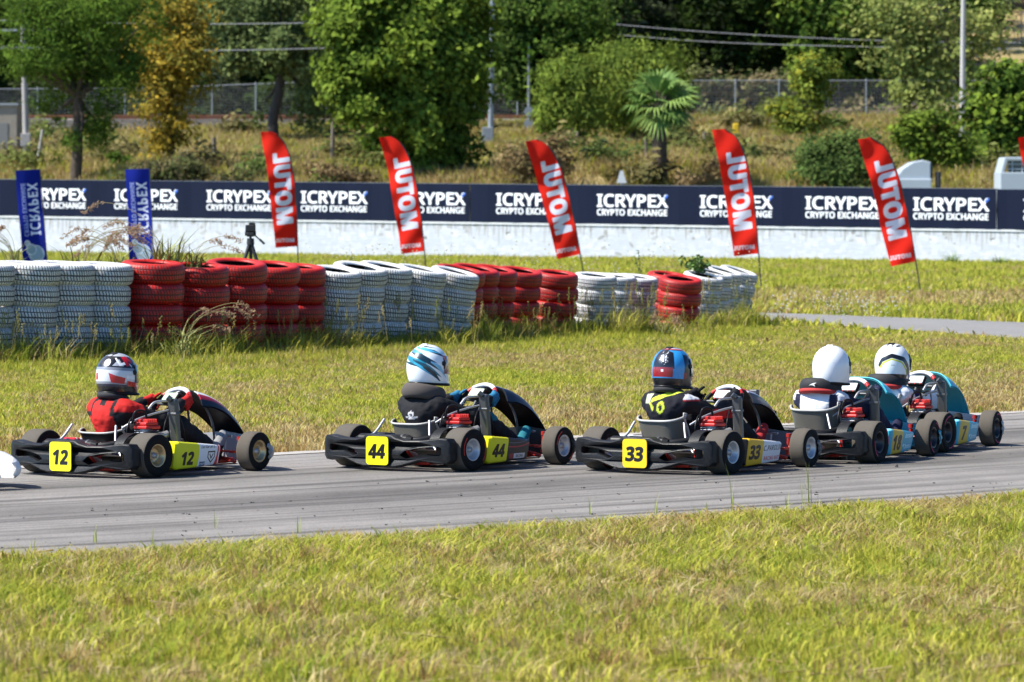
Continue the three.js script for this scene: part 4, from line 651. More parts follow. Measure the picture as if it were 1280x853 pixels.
// helmet: azimuth 0 at the face, 90 to the driver's right, 180 at the back
function helmetPoint(a, e, off = 0) {
  const ca = Math.cos(a), sa = Math.sin(a), front = smooth(-0.1, 0.9, ca), ce = Math.cos(e), se = Math.sin(e);
  let h = e >= 0 ? Math.pow(ce, 0.92) : lerp(Math.pow(ce, 0.55), 1.0 + 0.05 * Math.sin(-e * 2), front) ;
  const rx = (ca > 0 ? 0.142 : 0.148) + off, rz = 0.124 + off, ry = 0.137 + off;
  return V(ca * rx * h + (e < 0 ? 0.012 * front * -se : 0), se * ry * (e < 0 ? lerp(1.17, 1.14, front) : 1), sa * rz * h);
}
const HE0 = -0.86;
const helmetGeo = (() => {
  const nu = 64, nv = 40, pos = [], uv = [], idx = [];
  for (let j = 0; j <= nv; j++) for (let i = 0; i <= nu; i++) { const e = lerp(HE0, Math.PI / 2, j / nv), p = helmetPoint(i / nu * Math.PI * 2, e); pos.push(p.x, p.y, p.z); uv.push(i / nu, j / nv); }
  for (let j = 0; j < nv; j++) for (let i = 0; i < nu; i++) { const a = j * (nu + 1) + i, b = a + 1, c = a + nu + 1, d = c + 1; idx.push(a, c, b, b, c, d); }
  const base = pos.length / 3; pos.push(0.01, -0.085, 0); uv.push(0.5, 0); for (let i = 0; i < nu; i++) idx.push(base, i, i + 1);
  const g = new THREE.BufferGeometry(); g.setAttribute('position', new THREE.Float32BufferAttribute(pos, 3)); g.setAttribute('uv', new THREE.Float32BufferAttribute(uv, 2)); g.setIndex(idx); g.computeVertexNormals(); return g;
})();
const visorGeo = shell((u, v) => helmetPoint(lerp(-1.32, 1.32, u), lerp(-0.30, 0.50, v), 0.004), 30, 12, 0.003);
const trimGeo = (() => { const p = []; for (let i = 0; i < 40; i++) p.push(helmetPoint(i / 40 * Math.PI * 2, HE0 + 0.02, 0.0)); return tube(p, 0.009, 100, 8, true); })();
const pivotGeo = [1, -1].map(s => { const p = helmetPoint(1.38 * s, 0.12, 0.002); return cyl(p.clone().add(V(0, 0, -0.006 * s)), p.clone().add(V(0, 0, 0.006 * s)), 0.017, 0.015, 16); });
const ventGeo = (() => { const a = helmetPoint(Math.PI, 1.05, 0.004); return box(0.07, 0.012, 0.05, a.x + 0.02, a.y - 0.002, 0, 0.006, 0, 0, 0.5); })();
function braceGeo(fat) { const rings = []; for (let i = 0; i <= 30; i++) { const a = lerp(0.75, Math.PI * 2 - 0.75, i / 30), r = 0.092 + 0.02 * fat, t = 0.028 + 0.012 * fat, c = V(Math.cos(a) * (r + 0.01), 0.012 * Math.cos(a) * -1 + 0.0, Math.sin(a) * r), o = V(Math.cos(a), 0, Math.sin(a)), ring = []; for (let q = 0; q < 10; q++) { const b = q / 10 * Math.PI * 2; ring.push(c.clone().addScaledVector(o, Math.cos(b) * t * 0.75).add(V(0, Math.sin(b) * t * 1.25, 0))); } rings.push(ring); } return loft(rings, 0.9); }
const braceThin = braceGeo(0.1), braceFat = braceGeo(1);
function makeDriver(o, kart) {
  const p = thing('person', o.label, 'person', 'kart drivers');
  p.position.copy(kart.position).add(V(0, o.dy ?? 0, o.dz ?? 0).applyAxisAngle(V(0, 1, 0), kart.rotation.y)); p.rotation.y = kart.rotation.y;
  mesh('body', suitGeo(o.paint), suitMat, p);
  const h = sub('helmet', p); h.position.set(0.262, o.hy ?? 0.628, DZ + (o.hz ?? 0)); h.rotation.set(0, o.turn ?? 0, o.tilt ?? -0.08, 'YXZ');
  mesh('helmet_shell', helmetGeo, new THREE.MeshPhysicalMaterial({ color: 0xffffff, map: canvasTex(1024, 512, o.draw), roughness: 0.32, clearcoat: 0.7, clearcoatRoughness: 0.12 }), h);
  mesh('visor', visorGeo, new THREE.MeshPhysicalMaterial({ color: o.visor ?? lin(0.012, 0.012, 0.015), roughness: 0.1, clearcoat: 1 }), h);
  mesh('edge_trim', trimGeo, KM.black, h); mesh('visor_pivot', pivotGeo[0], KM.black, h); mesh('visor_pivot', pivotGeo[1], KM.black, h); mesh('rear_vent', ventGeo, o.vent ?? KM.black, h);
  const br = mesh('neck_brace', o.fat ? braceFat : braceThin, o.brace ?? std(lin(0.02, 0.02, 0.022), 0.8), p); br.position.set(0.225, o.by ?? 0.478, DZ); br.rotation.z = -0.12; if (o.slim) br.scale.set(0.86, o.slim, 0.86);
  if (o.braceTrim) { const b2 = mesh('brace_trim', o.fat ? braceFat : braceThin, o.braceTrim, p); b2.position.set(0.223, (o.by ?? 0.478) - 0.03, DZ); b2.rotation.z = -0.12; b2.scale.set(1.05, 0.4, 1.05); }
  if (o.patch) o.patch(p);
  return p;
}
// helmet print: u across (0 face, 0.25 right, 0.5 back), canvas y down from the crown
const HU = (deg) => deg / 360 * 1024, HV = (e) => (1 - (e * Math.PI / 180 - HE0) / (Math.PI / 2 - HE0)) * 512;
const poly = (x, c, pts) => { x.fillStyle = c; x.beginPath(); pts.forEach(([a, e], i) => i ? x.lineTo(HU(a), HV(e)) : x.moveTo(HU(a), HV(e))); x.closePath(); x.fill(); };
const band = (x, c, a0, a1, e0, e1) => { x.fillStyle = c; x.fillRect(HU(a0), HV(e1), HU(a1) - HU(a0), HV(e0) - HV(e1)); };
// ---------- the six karts and their drivers ----------
{
  const C = (r, g, b) => lin(r, g, b), BLK = C(0.016, 0.016, 0.018), RED = C(0.52, 0.022, 0.018), WHT = C(0.74, 0.74, 0.75);
  const pod = (draw) => std(0xffffff, 0.38, { map: canvasTex(512, 200, draw) });
  const hoodTex = (draw, w = 256, h = 512) => std(0xffffff, 0.35, { map: canvasTex(w, h, draw) });
  const YEL = '#e4dd16', ORY = '#e2b818';
  // number 12
  const pod12 = pod((x, w, h) => { x.fillStyle = '#e8e8ea'; x.fillRect(0, 0, w, h); x.fillStyle = '#dfe01c'; x.beginPath(); x.moveTo(0, 0); x.lineTo(w * 0.43, 0); x.quadraticCurveTo(w * 0.52, h * 0.5, w * 0.45, h); x.lineTo(0, h); x.fill(); x.fillStyle = '#c9182c'; x.beginPath(); x.moveTo(w * 0.86, 0); x.lineTo(w, 0); x.lineTo(w, h); x.lineTo(w * 0.80, h); x.quadraticCurveTo(w * 0.95, h * 0.5, w * 0.86, 0); x.fill(); x.fillStyle = '#f4f4f4'; x.fillRect(w * 0.925, 0, w * 0.02, h);
    numFont(x, '12', w * 0.25, h * 0.62, 118, '#0b0b0c'); text(x, 'Len Kar art S.', w * 0.67, h * 0.25, 26, { color: '#222', skew: -0.2 });
    x.strokeStyle = '#15171b'; x.lineWidth = 9; x.beginPath(); x.moveTo(w * 0.68, h * 0.43); x.lineTo(w * 0.83, h * 0.43); x.lineTo(w * 0.83, h * 0.62); x.lineTo(w * 0.755, h * 0.8); x.lineTo(w * 0.68, h * 0.62); x.closePath(); x.stroke(); x.beginPath(); x.moveTo(w * 0.715, h * 0.5); x.lineTo(w * 0.755, h * 0.66); x.lineTo(w * 0.795, h * 0.5); x.stroke();
    x.fillStyle = '#3c5068'; x.fillRect(w * 0.5, h * 0.76, w * 0.12, h * 0.16); text(x, 'OMP', w * 0.56, h * 0.845, 26, { color: '#cfd8e2' }); });
  const hood12 = hoodTex((x, w, h) => { x.fillStyle = '#101114'; x.fillRect(0, 0, w, h); x.fillStyle = '#d7dadf'; x.fillRect(w * 0.18, 0, w * 0.64, h); x.fillStyle = '#b01c30'; x.fillRect(w * 0.10, 0, w * 0.12, h); x.fillRect(w * 0.78, 0, w * 0.12, h); x.fillStyle = '#15161a'; x.fillRect(w * 0.36, 0, w * 0.28, h); });
  const k12 = makeKart({ label: 'racing kart with gold rims and yellow number 12 plates', rim: KM.gold, rearPlate: plateMat('12', '#e9e312'), podR: pod12, nose: std(C(0.30, 0.30, 0.31), 0.35), hood: hood12, screen: C(0.40, 0.50, 0.36), seatY: 0.78, seat: KM.black });
  placeKart(k12, 187, 598.5, 51.5);
  makeDriver({ label: 'person in red and black race suit and grey, black and red helmet, driving', turn: 0.05, dy: 0.005, hy: 0.62, by: 0.478, slim: 0.6, paint: (p, x, y, z) => {
    if (p === 'glove') return RED; if (p === 'boot') return z > 0 && y > 0.15 ? C(0.25, 0.25, 0.26) : BLK; if (p === 'leg') return BLK;
    if (p === 'arm') return y > 0.385 && x < 0.29 && Math.abs(z) > 0.10 ? RED : BLK;
    if (x > 0.24) return BLK; if (Math.abs(z) > 0.10) return y > 0.39 ? RED : BLK;
    return y > 0.475 - 0.28 * Math.abs(z) || (y > 0.43 && Math.abs(z) < 0.028) || (Math.abs(Math.abs(z) - 0.09) < 0.012 && y > 0.36) ? BLK : RED; },
    draw: (x, w, h) => { x.fillStyle = '#868a92'; x.fillRect(0, 0, w, h);
      band(x, '#17181c', 0, 360, 18, 56); band(x, '#a4a8ae', 0, 360, 56, 90); poly(x, '#a9adb4', [[150, 22], [130, 45], [115, 22]]); x.fillStyle = '#eceff2'; x.beginPath(); x.ellipse(HU(168), HV(32), 32, 44, 0, 0, 7); x.fill();
      poly(x, '#e8eaee', [[146, 48], [128, 22], [98, 30], [88, 20], [88, 26], [104, 38], [126, 30], [140, 50]]); poly(x, '#c0131c', [[122, 54], [106, 22], [94, 26], [100, 42], [84, 30], [80, 40], [98, 58]]);
      band(x, '#d2d4d8', 60, 230, -18, 10); poly(x, '#c0131c', [[158, 2], [150, -20], [112, -22], [110, -8], [136, -4]]); poly(x, '#c0131c', [[104, -14], [60, -18], [60, -30], [104, -26]]); band(x, '#c0131c', 196, 212, -14, 2); band(x, '#eceef0', 74, 106, -10, -2);
      band(x, '#15161c', 0, 360, -52, -27); band(x, '#2a2c3c', 100, 230, -30, -24); },
    }, k12);
  // number 44
  const pod44 = pod((x, w, h) => { x.fillStyle = '#14151b'; x.fillRect(0, 0, w, h); x.fillStyle = YEL; x.fillRect(0, 0, w * 0.42, h); x.strokeStyle = '#a81f3a'; x.lineWidth = 9; x.beginPath(); x.moveTo(w * 0.44, h * 0.42); x.quadraticCurveTo(w * 0.75, h * 0.5, w, h * 0.3); x.stroke(); x.strokeStyle = '#5b617c'; x.lineWidth = 5; x.beginPath(); x.moveTo(w * 0.44, h * 0.28); x.quadraticCurveTo(w * 0.75, h * 0.36, w, h * 0.16); x.stroke();
    numFont(x, '44', w * 0.225, h * 0.55, 120, '#0b0b0c'); x.fillStyle = '#8f1526'; x.fillRect(w * 0.48, h * 0.68, w * 0.09, h * 0.18); x.fillStyle = '#c7c9ce'; x.fillRect(w * 0.58, h * 0.68, w * 0.3, h * 0.18); text(x, 'RACING', w * 0.73, h * 0.775, 26, { color: '#1b1c22' }); });
  const hood44 = hoodTex((x, w, h) => { x.fillStyle = '#11131c'; x.fillRect(0, 0, w, h); x.fillStyle = '#23305c'; x.fillRect(w * 0.3, 0, w * 0.4, h); x.fillStyle = '#0c0d13'; x.fillRect(w * 0.45, 0, w * 0.1, h); });
  const k44 = makeKart({ label: 'black racing kart with silver rims and yellow number 44 plates', rim: KM.silver, ring: KM.red, rearPlate: plateMat('44', '#e9e012'), podR: pod44, nose: KM.plastic, hood: hood44, dash: KM.white, screen: C(0.5, 0.55, 0.42), seatY: 0.85 });
  placeKart(k44, 581, 590.5, 51.5);
  const teal = C(0.02, 0.16, 0.20);
  makeDriver({ label: 'person in black race suit and white helmet with teal streaks, driving', turn: -0.12, fat: true, hy: 0.66, brace: std(C(0.075, 0.062, 0.055), 0.9), paint: (p, x, y, z) => {
    if (p === 'glove') return C(0.03, 0.18, 0.32); if (p === 'boot') return teal; if (p === 'leg') return x > 0.57 && x < 0.68 && z > 0 && y > 0.30 ? teal : C(0.014, 0.014, 0.018);
    if (p === 'torso' && x < 0.2 && y > 0.30 && y < 0.37) { const q = Math.abs(Math.hypot(z, (y - 0.345) * 1.1) - 0.018) < 0.006 || (Math.abs(z) < 0.05 && Math.abs(y - 0.318 - 0.25 * Math.abs(z)) < 0.0055); if (q) return C(0.6, 0.6, 0.62); }
    return BLK; },
    draw: (x, w, h) => { x.fillStyle = '#eef2f5'; x.fillRect(0, 0, w, h); band(x, '#c9e2ee', 60, 230, 35, 60);
      const sw = (c, a0, e0, a1, e1, t) => poly(x, c, [[a0, e0 + t], [lerp(a0, a1, 0.5), lerp(e0, e1, 0.35) + t * 1.3], [a1, e1], [lerp(a0, a1, 0.5), lerp(e0, e1, 0.45) - t * 0.8], [a0, e0 - t * 0.3]]);
      sw('#1f7d93', 215, 20, 80, -28, 8); sw('#0e2c3a', 180, 28, 70, -20, 6); sw('#2f9fc4', 170, 2, 75, -42, 4); sw('#103a4c', 175, 12, 95, -26, 3); sw('#0e2c3a', 150, 50, 60, 22, 5); sw('#4aa8d2', 200, 56, 80, 34, 5); sw('#12222c', 190, 64, 90, 56, 3); sw('#8cc6df', 120, 8, 60, -30, 4); sw('#16323f', 200, 36, 100, 6, 5); sw('#123040', 140, -6, 76, -44, 4); sw('#3b8ea6', 225, 44, 140, 30, 5); sw('#0f2a36', 215, 6, 150, -6, 3);
      band(x, '#2a2023', 40, 78, -6, 24); x.fillStyle = '#b8402f'; x.beginPath(); x.arc(HU(72), HV(10), 12, 0, 7); x.fill(); poly(x, '#c45a4a', [[206, 44], [198, 46], [199, 40], [205, 38]]);
      band(x, '#d9e6ec', 0, 360, -50, -38); },
    visor: lin(0.25, 0.08, 0.05), vent: KM.white }, k44);
  // number 33
  const pod33 = pod((x, w, h) => { x.fillStyle = '#d9dadd'; x.fillRect(0, 0, w, h); x.fillStyle = '#dcae1c'; x.fillRect(0, 0, w * 0.42, h); numFont(x, '33', w * 0.215, h * 0.52, 128, '#0b0b0c'); text(x, 'C.PAROLIN', w * 0.70, h * 0.40, 52, { color: '#2c2f36', skew: -0.15, sx: 1.02 }); text(x, 'RACING KART', w * 0.70, h * 0.76, 38, { color: '#c01f2e', sx: 1.0 }); x.fillStyle = '#14151a'; x.fillRect(0, 0, w * 0.03, h); });
  const hood33 = hoodTex((x, w, h) => { x.fillStyle = '#121117'; x.fillRect(0, 0, w, h); x.fillStyle = '#aab0c4'; x.fillRect(w * 0.2, 0, w * 0.06, h); x.fillRect(w * 0.74, 0, w * 0.06, h); x.fillStyle = '#8c1526'; x.fillRect(w * 0.26, 0, w * 0.14, h); x.fillRect(w * 0.6, 0, w * 0.14, h); });
  const k33 = makeKart({ label: 'racing kart with silver rims and orange-yellow number 33 plates', rim: KM.silver, rearPlate: plateMat('33', '#e6c416'), podR: pod33, nose: std(C(0.12, 0.12, 0.13), 0.4), hood: hood33, dash: KM.white, screen: C(0.62, 0.64, 0.66), seatY: 0.95, seatZ: -0.035 });
  placeKart(k33, 905, 594, 54.5);
  const lime = C(0.52, 0.62, 0.05);
  makeDriver({ label: 'person in black suit with lime markings and blue helmet, driving', turn: 0.0, dz: -0.045, dy: 0.03, hy: 0.62, by: 0.475, slim: 0.5, paint: (p, x, y, z) => {
    if (p === 'glove') return BLK; if (p === 'boot') return z > 0 ? C(0.35, 0.03, 0.03) : BLK; if (p === 'leg') return BLK;
    if (p === 'arm') return x > 0.36 && y < 0.36 && x < 0.6 ? RED : (x < 0.28 && y > 0.415 && y < 0.47 && z > 0) ? (y > 0.425 && y < 0.462 ? WHT : RED) : BLK;
    if (x < 0.235) { if (Math.abs(y - 0.452 - 0.35 * (z - 0.03)) < 0.015 && z > -0.06 && z < 0.13) return lime; if (Math.abs(Math.hypot((z - 0.02) * 1.5, y - 0.375) - 0.03) < 0.010) return lime; if (Math.abs(y - 0.43) < 0.03 && z < -0.07 && z > -0.115) return C(0.5, 0.55, 0.35); if (Math.abs(y - 0.39 + 1.2 * (z + 0.06)) < 0.012 && z < -0.03 && z > -0.09) return lime; }
    return C(0.014, 0.014, 0.02); },
    draw: (x, w, h) => { x.fillStyle = '#2b86c6'; x.fillRect(0, 0, w, h); band(x, '#1b1f2c', 0, 360, 56, 90); band(x, '#b8343c', 60, 240, 60, 66); band(x, '#dfe4ea', 60, 240, 66, 70);
      poly(x, '#15171f', [[208, -2], [205, 52], [168, 58], [138, 46], [134, -2]]); // pale animal-like patch on black
      { const q = mulberry(812); for (let i = 0; i < 90; i++) { const a = 168 + (q() + q() - 1) * 17, e = 28 + (q() + q() - 1) * 22, g = 150 + 100 * q(); x.fillStyle = q() < 0.28 ? '#3a3f4a' : `rgb(${g},${g + 3},${g + 8})`; x.beginPath(); x.moveTo(HU(a), HV(e)); x.lineTo(HU(a + 5 * (q() - 0.5)), HV(e + 12 * (q() - 0.3))); x.lineTo(HU(a + 6 * q()), HV(e - 5 * q())); x.fill(); } }
      band(x, '#8f1420', 138, 212, -22, 1); band(x, '#d8d8da', 166, 174, -10, -4); band(x, '#2f92d2', 104, 134, -26, 56); poly(x, '#1d5d9c', [[104, 56], [104, 10], [96, 30]]); band(x, '#14161c', 60, 103, -40, 40); band(x, '#7c1722', 92, 104, -34, -10); band(x, '#17181e', 0, 360, -52, -25); } }, k33);
  // number 18 and number 7: turquoise bodywork
  const cyanPod = (num, inkBg) => pod((x, w, h) => { x.fillStyle = '#2aa9c4'; x.fillRect(0, 0, w, h); x.fillStyle = '#7fd0de'; x.fillRect(0, 0, w, h * 0.10); x.fillStyle = inkBg; x.fillRect(w * 0.10, 0, w * 0.36, h); numFont(x, num, w * 0.28, h * 0.55, 140, '#0c0c0d'); text(x, 'Borsolin', w * 0.72, h * 0.33, 46, { color: '#c9eef4' }); text(x, 'Chronos', w * 0.72, h * 0.72, 46, { color: '#c9eef4' }); x.fillStyle = '#dfeff2'; x.fillRect(w * 0.5, h * 0.62, w * 0.03, h * 0.1); });
  const cyanHood = hoodTex((x, w, h) => { x.fillStyle = '#35b4cc'; x.fillRect(0, 0, w, h); x.fillStyle = '#66d0de'; x.fillRect(w * 0.12, 0, w * 0.76, h); x.fillStyle = '#e4eef0'; x.fillRect(w * 0.3, h * 0.1, w * 0.4, h * 0.2); }), teal2 = std(lin(0.04, 0.36, 0.45), 0.5);
  const k18 = makeKart({ label: 'turquoise racing kart with yellow number 18 side plate and a small camera mounted', rim: KM.darkRim, ring: KM.magenta, podR: cyanPod('18', '#d6b12c'), nose: std(lin(0.03, 0.36, 0.46), 0.35), hood: cyanHood, lining: teal2, dash: KM.white, screen: C(0.6, 0.62, 0.62), cam: true, seatZ: 0.06, hoodZ: 1.4, hoodY: 1.05 });
  placeKart(k18, 1088, 580, 61.5);
  const starMark = (kart) => (p) => { };
  makeDriver({ label: 'person in white race suit and plain white helmet, driving', turn: 0.1, fat: true, dz: 0.06, hz: 0.06, hy: 0.628, brace: std(lin(0.014, 0.014, 0.016), 0.75), braceTrim: std(lin(0.42, 0.03, 0.025), 0.8), paint: (p, x, y, z) => {
    if (p === 'glove' || p === 'boot') return C(0.02, 0.02, 0.05); if (p === 'leg') return C(0.02, 0.022, 0.05); if (p === 'arm') return y > 0.40 && x < 0.25 ? WHT : C(0.02, 0.022, 0.05);
    return x < 0.2 && Math.abs(Math.abs(z) - 0.135) < 0.028 && y < 0.44 ? C(0.018, 0.02, 0.045) : WHT; },
    draw: (x, w, h) => { x.fillStyle = '#f1f2f4'; x.fillRect(0, 0, w, h); x.strokeStyle = '#d6d9dd'; x.lineWidth = 3; x.strokeRect(HU(150), HV(40), 90, 40); text(x, 'K', HU(150), HV(6), 14, { color: '#b9bdc4' }); }, vent: KM.white,
    patch: (p) => { const m = mesh('brace_emblem', new THREE.ShapeGeometry((() => { const s = new THREE.Shape(); s.moveTo(-0.028, -0.006); s.quadraticCurveTo(0, 0.016, 0.03, 0.014); s.lineTo(0.012, 0.004); s.lineTo(0.02, -0.012); s.quadraticCurveTo(-0.004, 0.004, -0.028, -0.006); return s; })()), std(lin(0.75, 0.75, 0.75), 0.6), p); m.position.set(0.072, 0.506, DZ + 0.01); m.rotation.set(0, -Math.PI / 2, 0); } }, k18);
  const k7 = makeKart({ label: 'turquoise racing kart with yellow number 7 side plate', rim: KM.darkRim, ring: KM.magenta, podR: cyanPod('7', '#cfae2a'), nose: std(lin(0.5, 0.5, 0.5), 0.35), hood: cyanHood, lining: teal2, dash: KM.white, screen: C(0.6, 0.62, 0.62), hoodZ: 1.35, hoodY: 1.03 });
  placeKart(k7, 1174, 566.5, 62);
  makeDriver({ label: 'person in white race suit and white helmet with black and yellow bands, driving', turn: 0.15, fat: true, dy: -0.02, dz: 0.03, hz: 0.03, hy: 0.622, brace: std(lin(0.014, 0.014, 0.016), 0.75), braceTrim: std(lin(0.45, 0.03, 0.025), 0.8), paint: (p, x, y, z) => {
    if (p === 'glove') return C(0.03, 0.05, 0.2); if (p === 'boot') return BLK; if (p === 'leg') return BLK; if (p === 'arm') return x > 0.25 && x < 0.33 ? C(0.012, 0.018, 0.06) : WHT;
    const q = Math.sin(Math.hypot(y - 0.40, z - 0.08) * 130); return q > 0.75 && z > 0 && y < 0.45 ? C(0.35, 0.37, 0.45) : WHT; },
    draw: (x, w, h) => { x.fillStyle = '#eef0f1'; x.fillRect(0, 0, w, h); poly(x, '#15171a', [[215, -8], [200, 12], [165, 26], [120, 16], [85, -20], [70, -48], [88, -48], [104, -18], [128, 4], [165, 12], [196, 0], [206, -14]]); poly(x, '#c9c53a', [[208, -12], [194, 0], [165, 11], [130, 3], [108, -16], [96, -40], [100, -40], [112, -20], [132, -2], [165, 6], [192, -5], [204, -16]]); poly(x, '#2f6b3a', [[110, -16], [98, -44], [92, -44], [104, -16]]);
      band(x, '#16181b', 0, 360, -52, -31); poly(x, '#16181b', [[150, 58], [110, 66], [96, 60], [140, 52]]); poly(x, '#16181b', [[190, 64], [220, 58], [215, 68], [190, 74]]); band(x, '#23262b', 60, 92, -10, 56); band(x, '#b9bcc2', 92, 96, -6, 50); text(x, 'ARAI', HU(160), HV(-8), 16, { color: '#888' }); } }, k7);
  // the white-nosed kart that follows, only its front in view
  const podW = pod((x, w, h) => { x.fillStyle = '#e2e2e0'; x.fillRect(0, 0, w, h); x.fillStyle = YEL; x.fillRect(0, 0, w * 0.42, h); });
  const k6 = makeKart({ label: 'racing kart with white nose following the red and black suited driver', rim: KM.gold, podR: podW, noseX: 0.14, nose: std(C(0.76, 0.75, 0.73), 0.38), hood: std(C(0.7, 0.7, 0.7), 0.4) });
  { const th = 47 * Math.PI / 180, c = onGround(26, 612), lx = 1.31, lz = 0.47; k6.rotation.y = th; k6.position.set(c.x - lx * Math.cos(th) - lz * Math.sin(th), 0.0065, c.z + lx * Math.sin(th) - lz * Math.cos(th)); }
  makeDriver({ label: 'person in dark suit driving the white-nosed kart', paint: (p) => BLK, draw: (x, w, h) => { x.fillStyle = '#dfe2e6'; x.fillRect(0, 0, w, h); } }, k6);
}
// ---------- grass ----------
function bladeTuft(n, h, w, spread, seed, bend = 0.5) { // joined blades, roots at the origin
  const r = mulberry(seed), pos = [], idx = [], nor = [];
  for (let i = 0; i < n; i++) {
    const a = r() * 6.283, rad = spread * Math.sqrt(r()), x = Math.cos(a) * rad, z = Math.sin(a) * rad, L = h * (0.45 + 0.75 * r()), dir = r() * 6.283, lean = bend * (0.25 + r()) * L, ww = w * (0.6 + 0.7 * r());
    const tx = Math.cos(dir) * lean, tz = Math.sin(dir) * lean, sx = -Math.sin(dir + r() - 0.5), sz = Math.cos(dir + r() - 0.5), b = pos.length / 3;
    const my = L * 0.6, mx = x + tx * 0.35, mz = z + tz * 0.35;
    pos.push(x - sx * ww, -0.01, z - sz * ww, x + sx * ww, -0.01, z + sz * ww, mx - sx * ww * 0.8, my, mz - sz * ww * 0.8, mx + sx * ww * 0.8, my, mz + sz * ww * 0.8, x + tx, L * (1 - 0.25 * bend * r()), z + tz);
    idx.push(b, b + 1, b + 2, b + 1, b + 3, b + 2, b + 2, b + 3, b + 4);
  }
  const g = new THREE.BufferGeometry(); g.setAttribute('position', new THREE.Float32BufferAttribute(pos, 3)); g.setIndex(idx); g.computeVertexNormals(); return g;
}
const grassMat = new THREE.MeshPhysicalMaterial({ color: 0xffffff, roughness: 1, transmission: 0.4, thickness: 0, specularIntensity: 0.15, side: THREE.DoubleSide });
function scatter(name, label, cat, geo, spots, mat = grassMat) { // spots: [x, y, z, scale, yaw, color, hScale]
  const m = new THREE.InstancedMesh(geo, mat, spots.length), M = new THREE.Matrix4(), q = new THREE.Quaternion(), e = new THREE.Euler();
  spots.forEach(([x, y, z, s, yaw, c, hs], i) => { e.set((rnd() - 0.5) * 0.3, yaw, (rnd() - 0.5) * 0.3); q.setFromEuler(e); M.compose(V(x, y, z), q, V(s, s * (hs ?? 1), s)); m.setMatrixAt(i, M); m.setColorAt(i, c); });
  return stuff(name, label, cat, m);
}
function onReturn(x, z) { const d = -z, px = 640 + x / d * FPX; if (px < 380 || d < 50) return false; const py = pxAt(V(x, 0, z))[1], k = clamp((px - 945) / 340), yn = px < 945 ? lerp(396, 404, clamp((px - 400) / 545)) : lerp(404, 427, k), yf = px < 945 ? lerp(389, 393, clamp((px - 400) / 545)) : lerp(393, 406, k); return py > yf - 0.6 && py < yn + 2.2; }
const GREENS = [lin(0.37, 0.385, 0.045), lin(0.45, 0.435, 0.055), lin(0.27, 0.33, 0.035), lin(0.54, 0.50, 0.085)], STRAWS = [lin(0.50, 0.40, 0.16), lin(0.44, 0.33, 0.14), lin(0.55, 0.45, 0.22), lin(0.36, 0.23, 0.09)];
function grassColor(q, dark = 0) { const straw = rnd() < q * 0.92; const c = (straw ? STRAWS : GREENS)[Math.floor(rnd() * 4)].clone(); if (!straw) c.lerp(lin(0.25, 0.23, 0.06), 0.45 * q * rnd()); if (dark) c.lerp(lin(0.045, 0.085, 0.015), dark); return c.multiplyScalar(0.8 + 0.4 * rnd()); }
